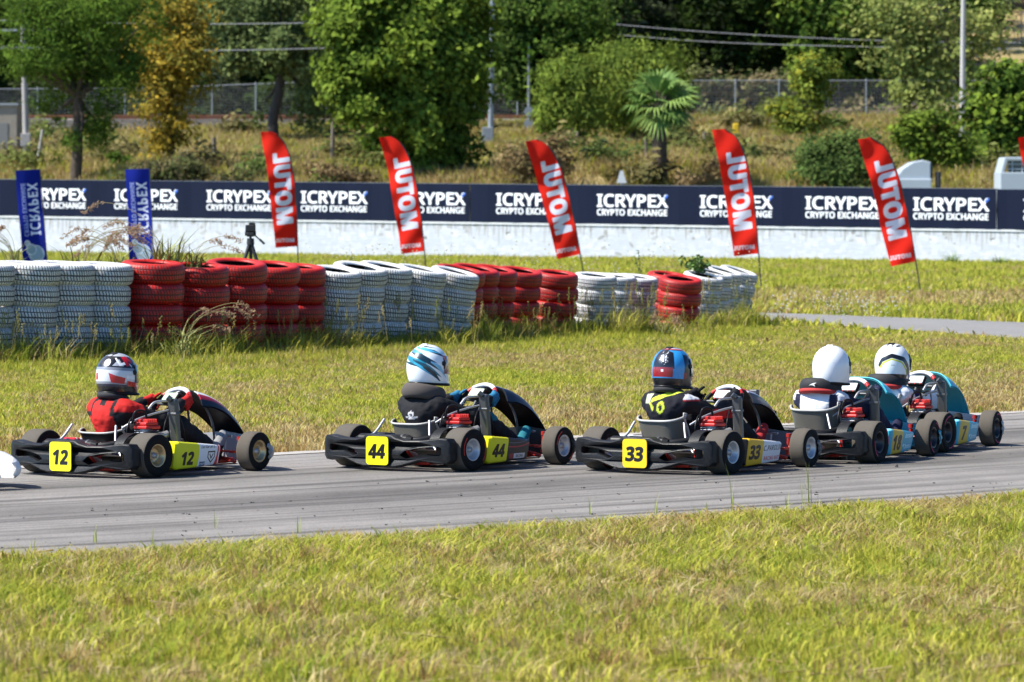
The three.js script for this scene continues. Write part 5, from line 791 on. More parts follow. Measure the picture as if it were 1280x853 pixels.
{
  // near verge
  const near = [[], [], []], halfW = (d) => d * 640 / FPX + 1.2;
  for (let i = 0; i < 62000; i++) {
    const d = 14.5 + 15.5 * Math.sqrt(rnd()), x = (rnd() * 2 - 1) * halfW(d), z = -d, gap = nearEdgeD(x) - d; if (gap < 0.05 + 0.22 * noise(x * 1.3, z * 1.3) + 0.2 * noise(x * 5, z * 5)) continue; if (fbm(x * 1.7, z * 0.8, 12) > 0.18 && rnd() < 0.65) continue;
    const q = clamp(0.36 + 0.85 * fbm(x * 0.9, z * 0.42, 2) + 0.55 * fbm(x * 3.1, z * 1.6, 8) + 0.42 * (1 - smooth(0, 0.9, gap)));
    near[i % 3].push([x, 0, z, rr(0.75, 1.35), rnd() * 6.28, grassColor(q), (0.75 + 0.5 * (fbm(x * 1.4, z * 0.7, 5) + 0.5)) * (gap < 0.5 ? 0.6 : 1)]);
  }
  near.forEach((s, k) => scatter('verge_grass', ['sunlit short grass on the verge in front of the race track', 'blade tufts of yellow-green grass on the verge in front of the race track', 'thin mixed dry and green grass on the verge in front of the race track'][k], 'grass', bladeTuft([18, 14, 22][k], [0.055, 0.085, 0.042][k], [0.003, 0.003, 0.0026][k], [0.05, 0.04, 0.06][k], 50 + k, [0.75, 0.9, 0.6][k]), s));
  // infield between track and tyres
  const mid = [[], []];
  for (let i = 0; i < 120000; i++) {
    const d = 29 + 36 * Math.sqrt(rnd()), x = (rnd() * 2 - 1) * (halfW(d) + 0.6), z = -d, gap = d - farEdgeD(x); if (gap < 0.02 + 0.15 * noise(x * 2.5, z * 2.5)) continue;
    if (onReturn(x, z)) continue; const q = dryness(x, z); let near_ = 9; for (const [bx, bz] of stackBases) near_ = Math.min(near_, Math.hypot(x - bx, (z - bz - 0.25) * 0.8)); if (near_ < 0.36) continue;
    const lush = 1 - smooth(0.6, 2.6, near_);
    mid[i % 2].push([x, 0, z, rr(0.8, 1.4), rnd() * 6.28, grassColor(q * (1 - 0.85 * lush)), (0.8 + 0.5 * (fbm(x, z * 0.5, 5) + 0.5)) * (1 + 1.3 * lush)]);
  }
  mid.forEach((s, k) => scatter('infield_grass', ['patchy green and straw grass between the race track and the tyre stacks', 'short dry grass tufts between the race track and the tyre stacks'][k], 'grass', bladeTuft(16, 0.055, 0.0048, 0.11, 60 + k, 0.8), s));
  // tall weeds at the foot of the tyres
  const tall = [];
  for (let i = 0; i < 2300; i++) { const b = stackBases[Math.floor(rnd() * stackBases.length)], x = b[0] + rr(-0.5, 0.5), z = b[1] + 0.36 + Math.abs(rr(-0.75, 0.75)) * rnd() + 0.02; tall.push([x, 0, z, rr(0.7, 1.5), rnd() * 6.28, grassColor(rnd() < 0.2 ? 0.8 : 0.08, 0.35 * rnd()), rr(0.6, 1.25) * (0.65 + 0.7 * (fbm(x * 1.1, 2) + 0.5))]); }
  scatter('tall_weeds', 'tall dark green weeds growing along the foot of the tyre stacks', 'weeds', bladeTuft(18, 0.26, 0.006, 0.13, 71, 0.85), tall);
  const stems = []; // thin seed stalks
  for (let i = 0; i < 190; i++) { const b = stackBases[Math.floor(rnd() * stackBases.length)]; stems.push([b[0] + rr(-0.5, 0.5), 0, b[1] + 0.4 + rnd() * 0.7, rr(0.7, 1.2), rnd() * 6.28, STRAWS[Math.floor(rnd() * 3)].clone().lerp(lin(0.2, 0.27, 0.05), rnd() * 0.9), rr(0.7, 1.3)]); }
  scatter('seed_stalks', 'thin dry seed stalks standing in front of the tyre stacks', 'weeds', (() => { const g = []; const r = mulberry(9); for (let k = 0; k < 3; k++) { const a = r() * 6, p = V(Math.cos(a) * 0.1, 0.40 + 0.15 * r(), Math.sin(a) * 0.1); g.push(plain(cyl(V(0, 0, 0), p, 0.0022, 0.0015, 4, true))); for (let i = 0; i < 9; i++) g.push(plain(new THREE.OctahedronGeometry(0.007 + 0.004 * r()).translate(p.x + (r() - 0.5) * 0.03, p.y - i * 0.014, p.z + (r() - 0.5) * 0.03))); } return mergeGeometries(g); })(), stems);
  // fields behind the tyres
  const far = [[], []];
  for (let i = 0; i < 90000; i++) {
    const d = 58 + 112 * Math.pow(rnd(), 0.8), x = (rnd() * 2 - 1) * (d * 640 / FPX + 2), z = -d; const off = (x - WA.x) * wallNormal.x + (z - WA.z) * wallNormal.z; if (off < 0.1) continue;
    if (onReturn(x, z)) continue; const [, py] = pxAt(V(x, 0, z)), px = 640 + x / d * FPX;
    if (px > 920 && px < 1190 && py > 368.4 && py < 372.6) continue;
    let close = 9; for (const [bx, bz] of stackBases) close = Math.min(close, Math.hypot(x - bx, z - bz)); if (close < 0.45) continue;
    let q = dryness(x, z) * 0.8; const wallClose = 1 - smooth(0.5, 16, off); q *= 1 - 0.75 * wallClose;
    far[i % 2].push([x, H(x, z), z, rr(0.8, 1.4) * (1 + d / 220), rnd() * 6.28, grassColor(q), (0.75 + 0.35 * fbm(x * 0.3, z * 0.3)) * (d < 68 ? 0.5 : 1)]);
  }
  far.forEach((s, k) => scatter('field_grass', ['green and tan field grass between the tyre barrier and the white wall', 'tufted field grass between the tyre barrier and the white wall'][k], 'grass', bladeTuft(14, 0.13, 0.010, 0.20, 80 + k, 0.6), s));
  const fl = [];
  const flower = mergeGeometries([0, 1, 2].map(k => plain(new THREE.OctahedronGeometry(0.011).translate(Math.cos(k * 2.1) * 0.03, 0.3 + 0.05 * k, Math.sin(k * 2.1) * 0.03))));
  for (let i = 0; i < 380; i++) { const d = rnd() < 0.75 ? rr(62, 76) : rr(76, 140), px = rr(380, 960), x = (px - 640) / FPX * d, z = -d; fl.push([x, H(x, z) + rr(0.15, 0.75) * (d < 76 ? 1 : 0.4), z, rr(0.6, 1.3), rnd() * 6, rnd() < 0.7 ? lin(0.6, 0.56, 0.36) : lin(0.66, 0.62, 0.5)]); }
  for (let i = 0; i < 60; i++) { const p = onGround(rr(960, 1130), rr(384, 412)); fl.push([p.x, H(p.x, p.z) - 0.2, p.z, rr(0.8, 1.5), rnd() * 6, lin(0.72, 0.70, 0.66)]); }
  for (let i = 0; i < 150; i++) { const p = onGround(rr(-20, 1290), rr(430, 520)); if (-p.z - farEdgeD(p.x) > 0.5) fl.push([p.x, -0.22, p.z, rr(0.3, 0.7), rnd() * 6, rnd() < 0.5 ? lin(0.68, 0.64, 0.5) : lin(0.6, 0.5, 0.06)]); }
  scatter('wildflowers', 'tiny pale wildflower heads scattered through the grass', 'flowers', flower, fl);
  // dry grass of the railway bank
  const bankS = [];
  for (let i = 0; i < 42000; i++) { const d = rr(168, 262), x = (rnd() * 2 - 1) * (d * 0.112 + 2), z = -d, off = -((x - WA.x) * wallNormal.x + (z - WA.z) * wallNormal.z); if (off < 1.5 || (d > 257)) continue; const q = dryness(x, z); if (fbm(x * 0.25, z * 0.2, 3) < -0.28) continue; bankS.push([x, H(x, z), z, rr(0.8, 1.9), rnd() * 6.28, grassColor(clamp(q * 0.85)).multiplyScalar(0.8), rr(0.7, 1.3)]); }
  scatter('bank_grass', 'long dry straw-coloured grass covering the railway bank', 'grass', bladeTuft(22, 0.24, 0.014, 0.5, 91, 0.85), bankS);
  // rubber crumbs and torn bits on the asphalt
  const crumbs = []; for (let i = 0; i < 260; i++) { const t = Math.pow(rnd(), 1.6), d0 = rr(22, 41), x = rr(-5, 6), a = nearEdgeD(x), b = farEdgeD(x), d = lerp(a, b, 0.04 + 0.5 * t); crumbs.push([x, 0.009, -d, rr(0.25, 0.85) * (rnd() < 0.05 ? 2.4 : 1), rnd() * 6.28, lin(0.03, 0.03, 0.03)]); }
  scatter('rubber_crumbs', 'small dark rubber crumbs and torn bits lying on the race track', 'debris', G(new THREE.IcosahedronGeometry(0.008, 0).scale(1.6, 0.6, 0.8), new THREE.TetrahedronGeometry(0.007).translate(0.02, 0, 0.005)), crumbs, std(0xffffff, 0.9));
  const litter = []; for (let i = 0; i < 700; i++) { const d = rr(16, 27), x = (rnd() * 2 - 1) * halfW(d); if (nearEdgeD(x) - d < 0.1) continue; litter.push([x, 0.03, -d, rr(0.5, 1.6), rnd() * 6.28, STRAWS[Math.floor(rnd() * 3)].clone()]); }
  scatter('straw_litter', 'loose pale straw lying in the verge grass', 'straw', cyl(V(-0.06, 0, 0), V(0.06, 0.012, 0), 0.003, 0.002, 4), litter);
  const grassStalkMat = new THREE.MeshPhysicalMaterial({ color: lin(0.34, 0.38, 0.08), roughness: 1, transmission: 0.3, thickness: 0, side: THREE.DoubleSide });
  // single stalks at the near edge of the track
  [[737, 645, 0.12], [820, 650, 0.16], [915, 642, 0.24], [985, 640, 0.12], [1005, 632, 0.22], [1012, 630, 0.26], [883, 643, 0.07], [118, 680, 0.10], [40, 690, 0.1], [372, 668, 0.12], [190, 684, 0.09], [270, 662, 0.15]].forEach(([px, py, h], i) => { const p = onGround(px, py), g = bladeTuft(5, h, 0.0024, 0.012, 300 + i, 0.22), o = solo('grass_stalk', 'lone upright green stalk at the near edge of the race track', 'plant', g, grassStalkMat, 'stalks at the track edge'); o.position.copy(p); });
}
// plants rooted in and behind the tyres
function leafyPlant(label, p, n, h, spread, leaf, cols, seed, stemMat) {
  const o = thing('weed_plant', label, 'plant'); o.position.copy(p); const r = mulberry(seed), st = [], pos = [], col = [], idx = [];
  for (let i = 0; i < n; i++) {
    const a = r() * 6.283, L = h * (0.5 + 0.5 * r()), tip = V(Math.cos(a) * spread * r(), L, Math.sin(a) * spread * r()); st.push(tube([V(0, 0, 0), tip.clone().multiplyScalar(0.5).add(V(0, L * 0.08, 0)), tip], 0.004, 6, 4));
    for (let k = 0; k < 14; k++) { const c = tip.clone().multiplyScalar(0.3 + 0.7 * r()).add(V((r() - 0.5) * leaf * 2, (r() - 0.5) * leaf, (r() - 0.5) * leaf * 2)), u = V(r() - 0.5, (r() - 0.5) * 0.7, r() - 0.5).normalize(), w = V(r() - 0.5, r() - 0.5, r() - 0.5).cross(u).normalize(), b = pos.length / 3, l = leaf * (0.6 + 0.6 * r());
      for (const q of [c.clone().addScaledVector(u, -l), c.clone().addScaledVector(w, l * 0.5), c.clone().addScaledVector(u, l), c.clone().addScaledVector(w, -l * 0.5)]) pos.push(q.x, q.y, q.z); const cc = cols[Math.floor(r() * cols.length)]; for (let q = 0; q < 4; q++) col.push(cc.r, cc.g, cc.b); idx.push(b, b + 1, b + 2, b, b + 2, b + 3); }
  }
  const g = new THREE.BufferGeometry(); g.setAttribute('position', new THREE.Float32BufferAttribute(pos, 3)); g.setAttribute('color', new THREE.Float32BufferAttribute(col, 3)); g.setIndex(idx); g.computeVertexNormals();
  mesh('foliage', g, std(0xffffff, 0.6, { vertexColors: true, side: THREE.DoubleSide }), o); mesh('stem', G(st), std(lin(0.10, 0.12, 0.03), 0.8), o); return o;
}
{
  const gr = [lin(0.10, 0.19, 0.03), lin(0.14, 0.23, 0.04), lin(0.07, 0.14, 0.025)];
  leafyPlant('leafy green plant growing out of the tall white tyre stack', at(873, 343, FPX / 91), 20, 0.26, 0.3, 0.042, gr, 401);
  leafyPlant('thin leafy sprig sticking up behind the white stacks', at(801, 352, FPX / 90), 3, 0.48, 0.12, 0.022, [lin(0.05, 0.09, 0.02)], 402);
  const reed = (label, px, py, s, n, h, dry, seed, lean) => { // arching grass clump with feathery seed heads
    const o = thing('tall_grass_clump', label, 'plant'); o.position.copy(at(px, py, FPX / s)); const g = bladeTuft(n, h, 0.010, 0.15, seed, 1.15);
    mesh('blades', g, std(dry ? lin(0.22, 0.24, 0.06) : lin(0.17, 0.25, 0.04), 0.7, { side: THREE.DoubleSide }), o);
    const r = mulberry(seed + 1), st = [], hd = [];
    for (let k = 0; k < dry; k++) { const len = h * (1.2 + 0.8 * r()), a = lean + (r() - 0.5) * 0.9, tip = V(Math.sin(a) * len * 0.85, len * (0.62 + 0.25 * r()), (r() - 0.5) * 0.3), mid = V(tip.x * 0.3, tip.y * 0.75, tip.z * 0.4); const c = new THREE.CatmullRomCurve3([V(0, 0, 0), mid, tip, tip.clone().add(V(Math.sin(a) * 0.24, -0.03 - 0.1 * r(), 0))]); st.push(new THREE.TubeGeometry(c, 16, 0.0028, 4)); for (let q = 0; q < 34; q++) { const p = c.getPoint(0.66 + 0.34 * r()); hd.push(new THREE.OctahedronGeometry(0.010).scale(2.4, 0.5, 0.5).rotateZ(r() * 3).translate(p.x + (r() - 0.5) * 0.05, p.y + (r() - 0.6) * 0.05, p.z + (r() - 0.5) * 0.04)); } }
    if (dry) { mesh('stalk', G(st), std(lin(0.28, 0.24, 0.10), 0.8), o); const h_ = mesh('seed_head', G(hd), std(lin(0.34, 0.21, 0.12), 0.9), o); }
  };
  reed('arching green grass clump growing from the first red tyre stack', 205, 342, 114, 90, 0.46, 4, 411, -0.9);
  reed('green grass clump rooted beside the tripod stacks', 240, 340, 113, 60, 0.3, 3, 412, 0.9);
  reed('dry feathery grass behind the white stacks, nearest the tripod', 100, 345, 112, 34, 0.38, 10, 413, 1.0);
  reed('dry feathery grass bending behind white stacks by the blue flags', 20, 345, 114, 40, 0.4, 9, 414, -0.7);
  reed('dry feathery grass between the two blue flags', 150, 345, 112, 24, 0.34, 9, 415, -0.6);
  reed('tall dark clump against the white wall by the leaning red flag', 1190, 336, 42, 130, 0.5, 0, 416, 0);
  reed('low dark green clump against the white wall near the truck cab', 1250, 336, 42.5, 110, 0.42, 0, 417, 0);
  reed('green clump rooted in front of the first red stack', 225, 455, 117, 60, 0.46, 5, 418, 0.7);
  reed('straw-headed weed standing before the short red tyre section', 833, 432, 98, 22, 0.3, 5, 419, 0.1);
}
// ---------- trees ----------
const barkTex = noiseTex(128, (u, v) => { const k = 0.55 + 0.35 * tileNoise(u, v * 0.25, 32, 21) + 0.2 * tileNoise(u, v, 24, 22); return [k, k * 0.95, k * 0.9]; });
const barkMats = [lin(0.10, 0.075, 0.055), lin(0.17, 0.145, 0.12), lin(0.07, 0.055, 0.045)].map(c => std(c, 0.95, { map: barkTex, bumpMap: barkTex, bumpScale: 0.03 }));
const leafMat = new THREE.MeshPhysicalMaterial({ color: 0xffffff, vertexColors: true, roughness: 1, transmission: 0.28, thickness: 0, specularIntensity: 0.15, side: THREE.DoubleSide });
function foliage(blobs, leaf, cols, seed, o = {}) { // blobs: [centre, rx, ry, rz, leaves]; leaf faces gathered in sprays through each lobe
  const r = mulberry(seed), pos = [], col = [], idx = [], asp = o.aspect ?? 0.55;
  for (let [c, rx, ry, rz, n] of blobs) {
    n = Math.round(n * 1.7); const sprays = Math.max(5, Math.round(n / (o.per ?? 26)));
    for (let s = 0; s < sprays; s++) {
      const th = r() * 6.283, ph = Math.acos(1 - 2 * r()), dirN = 0, dir = V(Math.sin(ph) * Math.cos(th), Math.cos(ph), Math.sin(ph) * Math.sin(th)), rad = Math.pow(0.12 + 0.88 * r(), 0.45) * (0.95 + 0.85 * noise(dir.x * 1.7 + c.x, dir.y * 1.7 + c.y, dir.z * 1.7 + seed) + 0.3 * r()), sc = V(c.x + dir.x * rx * rad, c.y + dir.y * ry * rad, c.z + dir.z * rz * rad), sr = 1.2 * (o.spray ?? 0.2) * (rx + ry) * (0.5 + 0.8 * r()), tone = 0.78 + 0.44 * r(), base = cols[Math.floor(r() * cols.length)];
      if (noise(sc.x * 0.45 + seed, sc.y * 0.45, sc.z * 0.45) * 0.7 + noise(sc.x * 1.1 + seed, sc.y * 1.1, sc.z * 1.1) * 0.6 < -0.10) continue;
      const per = Math.round(n / sprays);
      for (let k = 0; k < per; k++) {
        const g = () => (r() + r() + r() - 1.5) * 0.9, p = V(sc.x + g() * sr, sc.y + g() * sr * 0.75 - (o.droop ?? 0) * sr * r(), sc.z + g() * sr), nrm = dir.clone().multiplyScalar(0.55).add(V(r() - 0.5, (r() - 0.2) * 1.1, r() - 0.5)).normalize(), u = V(r() - 0.5, r() - 0.5 - (o.droop ?? 0), r() - 0.5).cross(nrm).cross(nrm).normalize(), w = u.clone().cross(nrm), l = leaf * (0.6 + 0.8 * r()), b = pos.length / 3;
        const q0 = p.clone().addScaledVector(u, -l), q1 = p.clone().addScaledVector(w, l * asp).addScaledVector(nrm, l * 0.18), q2 = p.clone().addScaledVector(u, l), q3 = p.clone().addScaledVector(w, -l * asp).addScaledVector(nrm, l * 0.18);
        for (const q of [q0, q1, q2, q3]) pos.push(q.x, q.y, q.z); const t = tone * (0.8 + 0.4 * r()); for (let q = 0; q < 4; q++) col.push(base.r * t, base.g * t, base.b * t); idx.push(b, b + 1, b + 2, b, b + 2, b + 3);
      }
    }
  }
  const g = new THREE.BufferGeometry(); g.setAttribute('position', new THREE.Float32BufferAttribute(pos, 3)); g.setAttribute('color', new THREE.Float32BufferAttribute(col, 3)); g.setIndex(idx); g.computeVertexNormals(); return g;
}
function taper(pts, r0, r1, n = 7) { const c = new THREE.CatmullRomCurve3(pts), rings = [], m = 10; for (let i = 0; i <= m; i++) { const p = c.getPoint(i / m), t = c.getTangent(i / m), a = V(1, 0, 0.01).cross(t).normalize(), b = t.clone().cross(a), r = lerp(r0, r1, i / m), ring = []; for (let k = 0; k < n; k++) { const q = k / n * 6.283; ring.push(p.clone().addScaledVector(a, Math.cos(q) * r).addScaledVector(b, Math.sin(q) * r)); } rings.push(ring); } return loft(rings, 1.2, true, (x, y, z) => [x * 0.8 + z * 0.8, y * 0.5]); }
function tree(name, label, o) { // o.blobs in photo pixels [x, y, rx, ry, depth shift m, leaves] at the tree's distance
  const s = FPX / o.d, t = thing(name, label, o.category ?? 'tree', o.group), foot = at(o.trunk[0], 200, o.d); const gy = o.base !== undefined ? at(o.trunk[0], o.base, o.d).y : H(foot.x, foot.z); foot.y = Math.min(gy, H(foot.x, foot.z)) - 0.15;
  t.position.copy(foot);
  const blobs = o.blobs.map(([x, y, rx, ry, dz, n]) => { const p = at(x, y, o.d - (dz ?? 0)).sub(foot); return [p, rx * 1.1 / s, ry * 1.12 / s, Math.min(rx, 1.3 * ry) * 1.1 / s, n * (o.dense ?? 1.15)]; });
  const wood = [], top = blobs.reduce((a, b) => b[0].y > a.y ? b[0] : a, blobs[0][0]), r0 = o.r ?? 0.2;
  const path = (o.trunkPath ?? [[o.trunk[0], 200], [o.trunk[1] ?? o.trunk[0], o.fork ?? 150]]).map(([x, y], i) => i ? at(x, y, o.d).sub(foot) : V(0, 0, 0));
  wood.push(taper(path.length > 2 ? path : [path[0], path[0].clone().lerp(path[1], 0.5).add(V(0.08, 0, 0)), path[1]], r0, r0 * 0.62, 9));
  const fork = path[path.length - 1];
  blobs.forEach(([p], i) => { if (o.limbs !== undefined && i >= o.limbs) return; const m = fork.clone().lerp(p, 0.5).add(V((i % 3 - 1) * 0.15, -0.12, 0)); wood.push(taper([fork, m, p], r0 * 0.5, r0 * 0.12, 6)); });
  mesh('trunk', G(wood), barkMats[o.bark ?? 0], t);
  mesh('crown', foliage(blobs, o.leaf, o.cols, o.seed, o), leafMat, t);
  return t;
}
const gL = (r, g, b) => lin(r, g, b);
{
  const pine = [gL(0.096, 0.167, 0.020), gL(0.119, 0.192, 0.023), gL(0.068, 0.123, 0.017)], olive = [gL(0.147, 0.185, 0.058), gL(0.113, 0.154, 0.048), gL(0.169, 0.210, 0.068)], plane = [gL(0.147, 0.210, 0.023), gL(0.181, 0.247, 0.031), gL(0.102, 0.161, 0.020)], deep = [gL(0.062, 0.118, 0.014), gL(0.080, 0.136, 0.019), gL(0.051, 0.093, 0.013)], yel = [gL(0.407, 0.284, 0.033), gL(0.317, 0.234, 0.033), gL(0.226, 0.198, 0.031)], lime = [gL(0.169, 0.234, 0.033), gL(0.215, 0.271, 0.041), gL(0.136, 0.198, 0.031)], gold = [gL(0.306, 0.308, 0.033), gL(0.226, 0.258, 0.033)];
  tree('pine_tree', 'feathery mid green tree with two thin trunks beside the utility pole', { d: 196, trunk: [93, 96], base: 214, fork: 120, r: 0.26, leaf: 0.115, aspect: 0.28, cols: pine, seed: 501, spray: 0.22, blobs: [[70, 30, 45, 36, 0, 2600], [120, 12, 46, 34, 1, 2600], [45, 75, 36, 24, 1, 1500], [100, 62, 40, 30, -1, 2200], [150, 78, 32, 28, 0.5, 1500], [105, 110, 46, 26, 0.5, 2200], [75, 135, 30, 22, 0, 1000], [120, 150, 26, 26, -0.5, 1000], [100, 172, 20, 22, 0.6, 600], [10, 58, 30, 20, 0, 900], [180, 25, 30, 30, -1, 1200], [30, 10, 40, 28, -1, 1500]] });
  tree('yellowing_tree', 'slender tree with yellow and brown leaves beside the pine', { d: 204, trunk: [213, 212], base: 206, fork: 90, r: 0.16, leaf: 0.108, cols: yel, seed: 502, spray: 0.3, blobs: [[222, 12, 30, 22, 0, 1100], [205, 45, 36, 26, 0, 1300], [225, 75, 34, 26, 0.5, 1300], [195, 80, 28, 24, -0.5, 800], [212, 105, 34, 24, 0, 900], [200, 135, 24, 24, 0, 420], [222, 150, 24, 26, 0, 420], [208, 178, 26, 18, 0, 420], [240, 45, 18, 18, 0, 400]] });
  tree('grey_green_tree', 'grey-green tree with a forked dark trunk beside the first red flag', { d: 238, trunk: [343, 346], base: 176, trunkPath: [[343, 176], [341, 150], [350, 110], [352, 80]], r: 0.3, bark: 2, leaf: 0.122, cols: olive, seed: 503, spray: 0.24, blobs: [[300, 25, 42, 34, 0, 2600], [350, 10, 46, 36, 0, 2600], [395, 30, 34, 34, -1, 1800], [295, 68, 26, 22, 0.5, 1100], [345, 55, 34, 28, 1, 1500], [385, 80, 30, 34, 0.5, 1500], [270, 45, 20, 22, 0, 700], [395, 125, 30, 34, -1.5, 1500], [330, 130, 14, 26, -1, 400]] });
  tree('plane_tree', 'big broad-leaved tree reaching down behind the second red flag', { d: 193, trunk: [505, 508], base: 232, fork: 120, r: 0.34, leaf: 0.125, aspect: 0.7, dense: 1.35, cols: plane, seed: 504, spray: 0.2, blobs: [[470, 20, 56, 40, 1, 3800], [540, 10, 60, 40, 0, 3800], [578, 30, 24, 36, -1, 1600], [445, 65, 34, 34, 1.5, 2000], [500, 75, 52, 40, 1, 3600], [560, 80, 50, 38, 0, 3000], [460, 118, 36, 30, 1.5, 2000], [515, 130, 50, 34, 1, 3000], [560, 130, 40, 34, -0.5, 2000], [500, 172, 36, 22, 0, 1300], [545, 178, 38, 26, 0, 1700], [525, 205, 46, 16, 0, 1300], [425, 95, 22, 22, 0, 800]] });
  tree('dark_tree', 'dark dense tree behind the lamp post', { d: 242, trunk: [688, 690], base: 170, fork: 110, r: 0.3, leaf: 0.144, cols: deep.concat([gL(0.1, 0.15, 0.03)]), seed: 505, spray: 0.2, blobs: [[640, 15, 50, 34, 0, 3200], [700, 20, 56, 38, 0, 3600], [650, 62, 46, 34, 0, 2600], [705, 72, 44, 34, 0, 2400], [665, 105, 34, 28, 0, 1500], [605, 70, 30, 36, -2, 1500], [740, 35, 26, 34, -1, 1200], [690, 130, 20, 26, 0, 700]] });
  tree('willow_like_tree', 'pale green bushy tree with trailing twigs, left of the palm', { d: 222, trunk: [730, 722], base: 200, fork: 140, r: 0.14, leaf: 0.137, aspect: 0.3, droop: 0.5, cols: lime, seed: 506, spray: 0.26, blobs: [[715, 92, 32, 24, 0, 1800], [690, 108, 22, 22, 0, 900], [740, 100, 24, 26, 0.5, 1100], [705, 135, 30, 22, 0.5, 1300], [735, 140, 22, 22, 0, 800], [685, 145, 16, 16, 0, 500]] });
  tree('willow_like_tree', 'pale green bushy tree rising behind the palm', { d: 226, trunk: [790, 788], base: 190, fork: 140, r: 0.16, leaf: 0.137, aspect: 0.3, droop: 0.5, cols: lime, seed: 507, spray: 0.26, blobs: [[770, 75, 30, 24, 0, 1600], [815, 78, 36, 26, 0, 2000], [785, 108, 38, 26, 0.5, 2000], [835, 100, 26, 24, 0, 1200], [765, 135, 24, 22, 0, 900], [800, 140, 30, 22, 0, 1100], [850, 120, 18, 18, 0, 500]] });
  tree('broadleaf_tree', 'tall green broadleaf tree above the railway cutting, right of the cables', { d: 285, trunk: [1045, 1045], base: 128, fork: 80, r: 0.3, leaf: 0.187, aspect: 0.7, cols: plane.concat(deep), seed: 508, spray: 0.2, blobs: [[1020, 12, 40, 30, 0, 2400], [1065, 18, 40, 32, 0, 2400], [1035, 55, 44, 30, 0, 2600], [1075, 70, 30, 28, 0, 1500], [1020, 88, 28, 24, 0, 1200], [1050, 95, 30, 18, 0, 1000]] });
  tree('yellow_green_shrub', 'tall yellow-green shrub standing before the railway fence', { d: 228, trunk: [1005, 1004], base: 192, fork: 130, r: 0.1, leaf: 0.122, cols: gold.concat(lime), seed: 509, spray: 0.26, category: 'shrub', blobs: [[1012, 88, 22, 18, 0, 1000], [1015, 118, 16, 20, 0, 700], [985, 150, 20, 22, 0, 900], [1005, 165, 26, 22, 0, 1000], [975, 138, 12, 14, 0, 400]] });
  tree('green_bush', 'rounded green bush between the two rightmost whole flags', { d: 186, trunk: [1052, 1052], base: 238, fork: 215, r: 0.1, leaf: 0.122, aspect: 0.4, cols: [gL(0.08, 0.13, 0.03), gL(0.11, 0.16, 0.04)], seed: 510, spray: 0.25, category: 'bush', blobs: [[1030, 200, 32, 24, 0, 1900], [1070, 195, 30, 24, 0, 1800], [1050, 220, 46, 18, 0.5, 2000], [1085, 215, 20, 18, 0, 800]] });
  tree('slender_tree', 'sparse slender tree with a leaning trunk beside the white pole', { d: 232, trunk: [1222, 1185], base: 168, trunkPath: [[1222, 168], [1208, 130], [1196, 90], [1180, 40], [1172, 5]], r: 0.17, bark: 1, dense: 0.6, leaf: 0.137, cols: [gL(0.24, 0.28, 0.07), gL(0.19, 0.24, 0.06), gL(0.30, 0.32, 0.09)], seed: 511, spray: 0.32, blobs: [[1120, 25, 40, 30, 0, 1700], [1170, 15, 44, 30, 0, 1900], [1135, 60, 38, 26, 0, 1300], [1185, 60, 40, 28, 0, 1400], [1230, 40, 30, 30, 0, 1000], [1165, 95, 36, 26, 0, 1100], [1210, 100, 30, 24, 0, 900], [1130, 110, 24, 18, 0, 500], [1160, 130, 26, 22, 0.5, 800]] });
  tree('green_bush', 'dense green bush right of the white pole', { d: 200, trunk: [1255, 1255], base: 232, fork: 190, r: 0.14, leaf: 0.137, aspect: 0.7, cols: plane.concat(deep), seed: 512, spray: 0.24, category: 'bush', blobs: [[1262, 110, 30, 28, 0, 1600], [1240, 150, 34, 28, 0, 1900], [1275, 160, 30, 34, 0, 1900], [1250, 195, 40, 26, 0, 2000], [1215, 205, 30, 24, 0, 1300], [1280, 212, 26, 26, 0, 1100], [1265, 85, 18, 16, 0, 500]] });
  tree('green_bush', 'green bush rising behind the truck cab with the roof fairing', { d: 192, trunk: [1185, 1185], base: 234, fork: 205, r: 0.1, leaf: 0.122, aspect: 0.5, cols: plane, seed: 513, spray: 0.25, category: 'bush', blobs: [[1150, 180, 24, 24, 0, 1200], [1185, 195, 30, 28, 0, 1700], [1200, 220, 26, 18, 0, 1100], [1135, 168, 18, 18, 0, 700], [1165, 160, 22, 18, 0, 700]] });
  tree('green_bush', 'small bush on the slope under the yellowing tree', { d: 201, trunk: [160, 160], base: 212, fork: 205, r: 0.04, leaf: 0.072, cols: pine, seed: 514, spray: 0.3, category: 'bush', limbs: 1, blobs: [[145, 198, 10, 7, 0, 260], [160, 200, 9, 6, 0, 200], [60, 205, 20, 10, 0, 500], [20, 215, 26, 12, 0, 700]] });
  tree('green_bush', 'brambles along the foot of the bank under the yellowing tree', { d: 186, trunk: [225, 225], base: 232, fork: 226, r: 0.04, leaf: 0.086, cols: [gL(0.11, 0.12, 0.04), gL(0.16, 0.13, 0.06), gL(0.08, 0.10, 0.03)], seed: 515, spray: 0.3, category: 'bush', limbs: 1, blobs: [[180, 222, 30, 12, 0, 700], [225, 215, 28, 16, 0, 900], [260, 225, 24, 10, 0, 500], [300, 222, 30, 8, 0, 400]] });
  tree('green_bush', 'dry brown bush at the bank foot between the first two red flags', { d: 187, trunk: [430, 430], base: 232, fork: 226, r: 0.04, leaf: 0.086, cols: [gL(0.22, 0.15, 0.07), gL(0.16, 0.12, 0.05), gL(0.28, 0.2, 0.1)], seed: 516, spray: 0.3, category: 'bush', limbs: 1, blobs: [[410, 220, 22, 10, 0, 500], [445, 222, 24, 10, 0, 500], [650, 205, 22, 20, 0, 900], [690, 195, 20, 22, 0, 800], [880, 215, 26, 14, 0, 600]] });
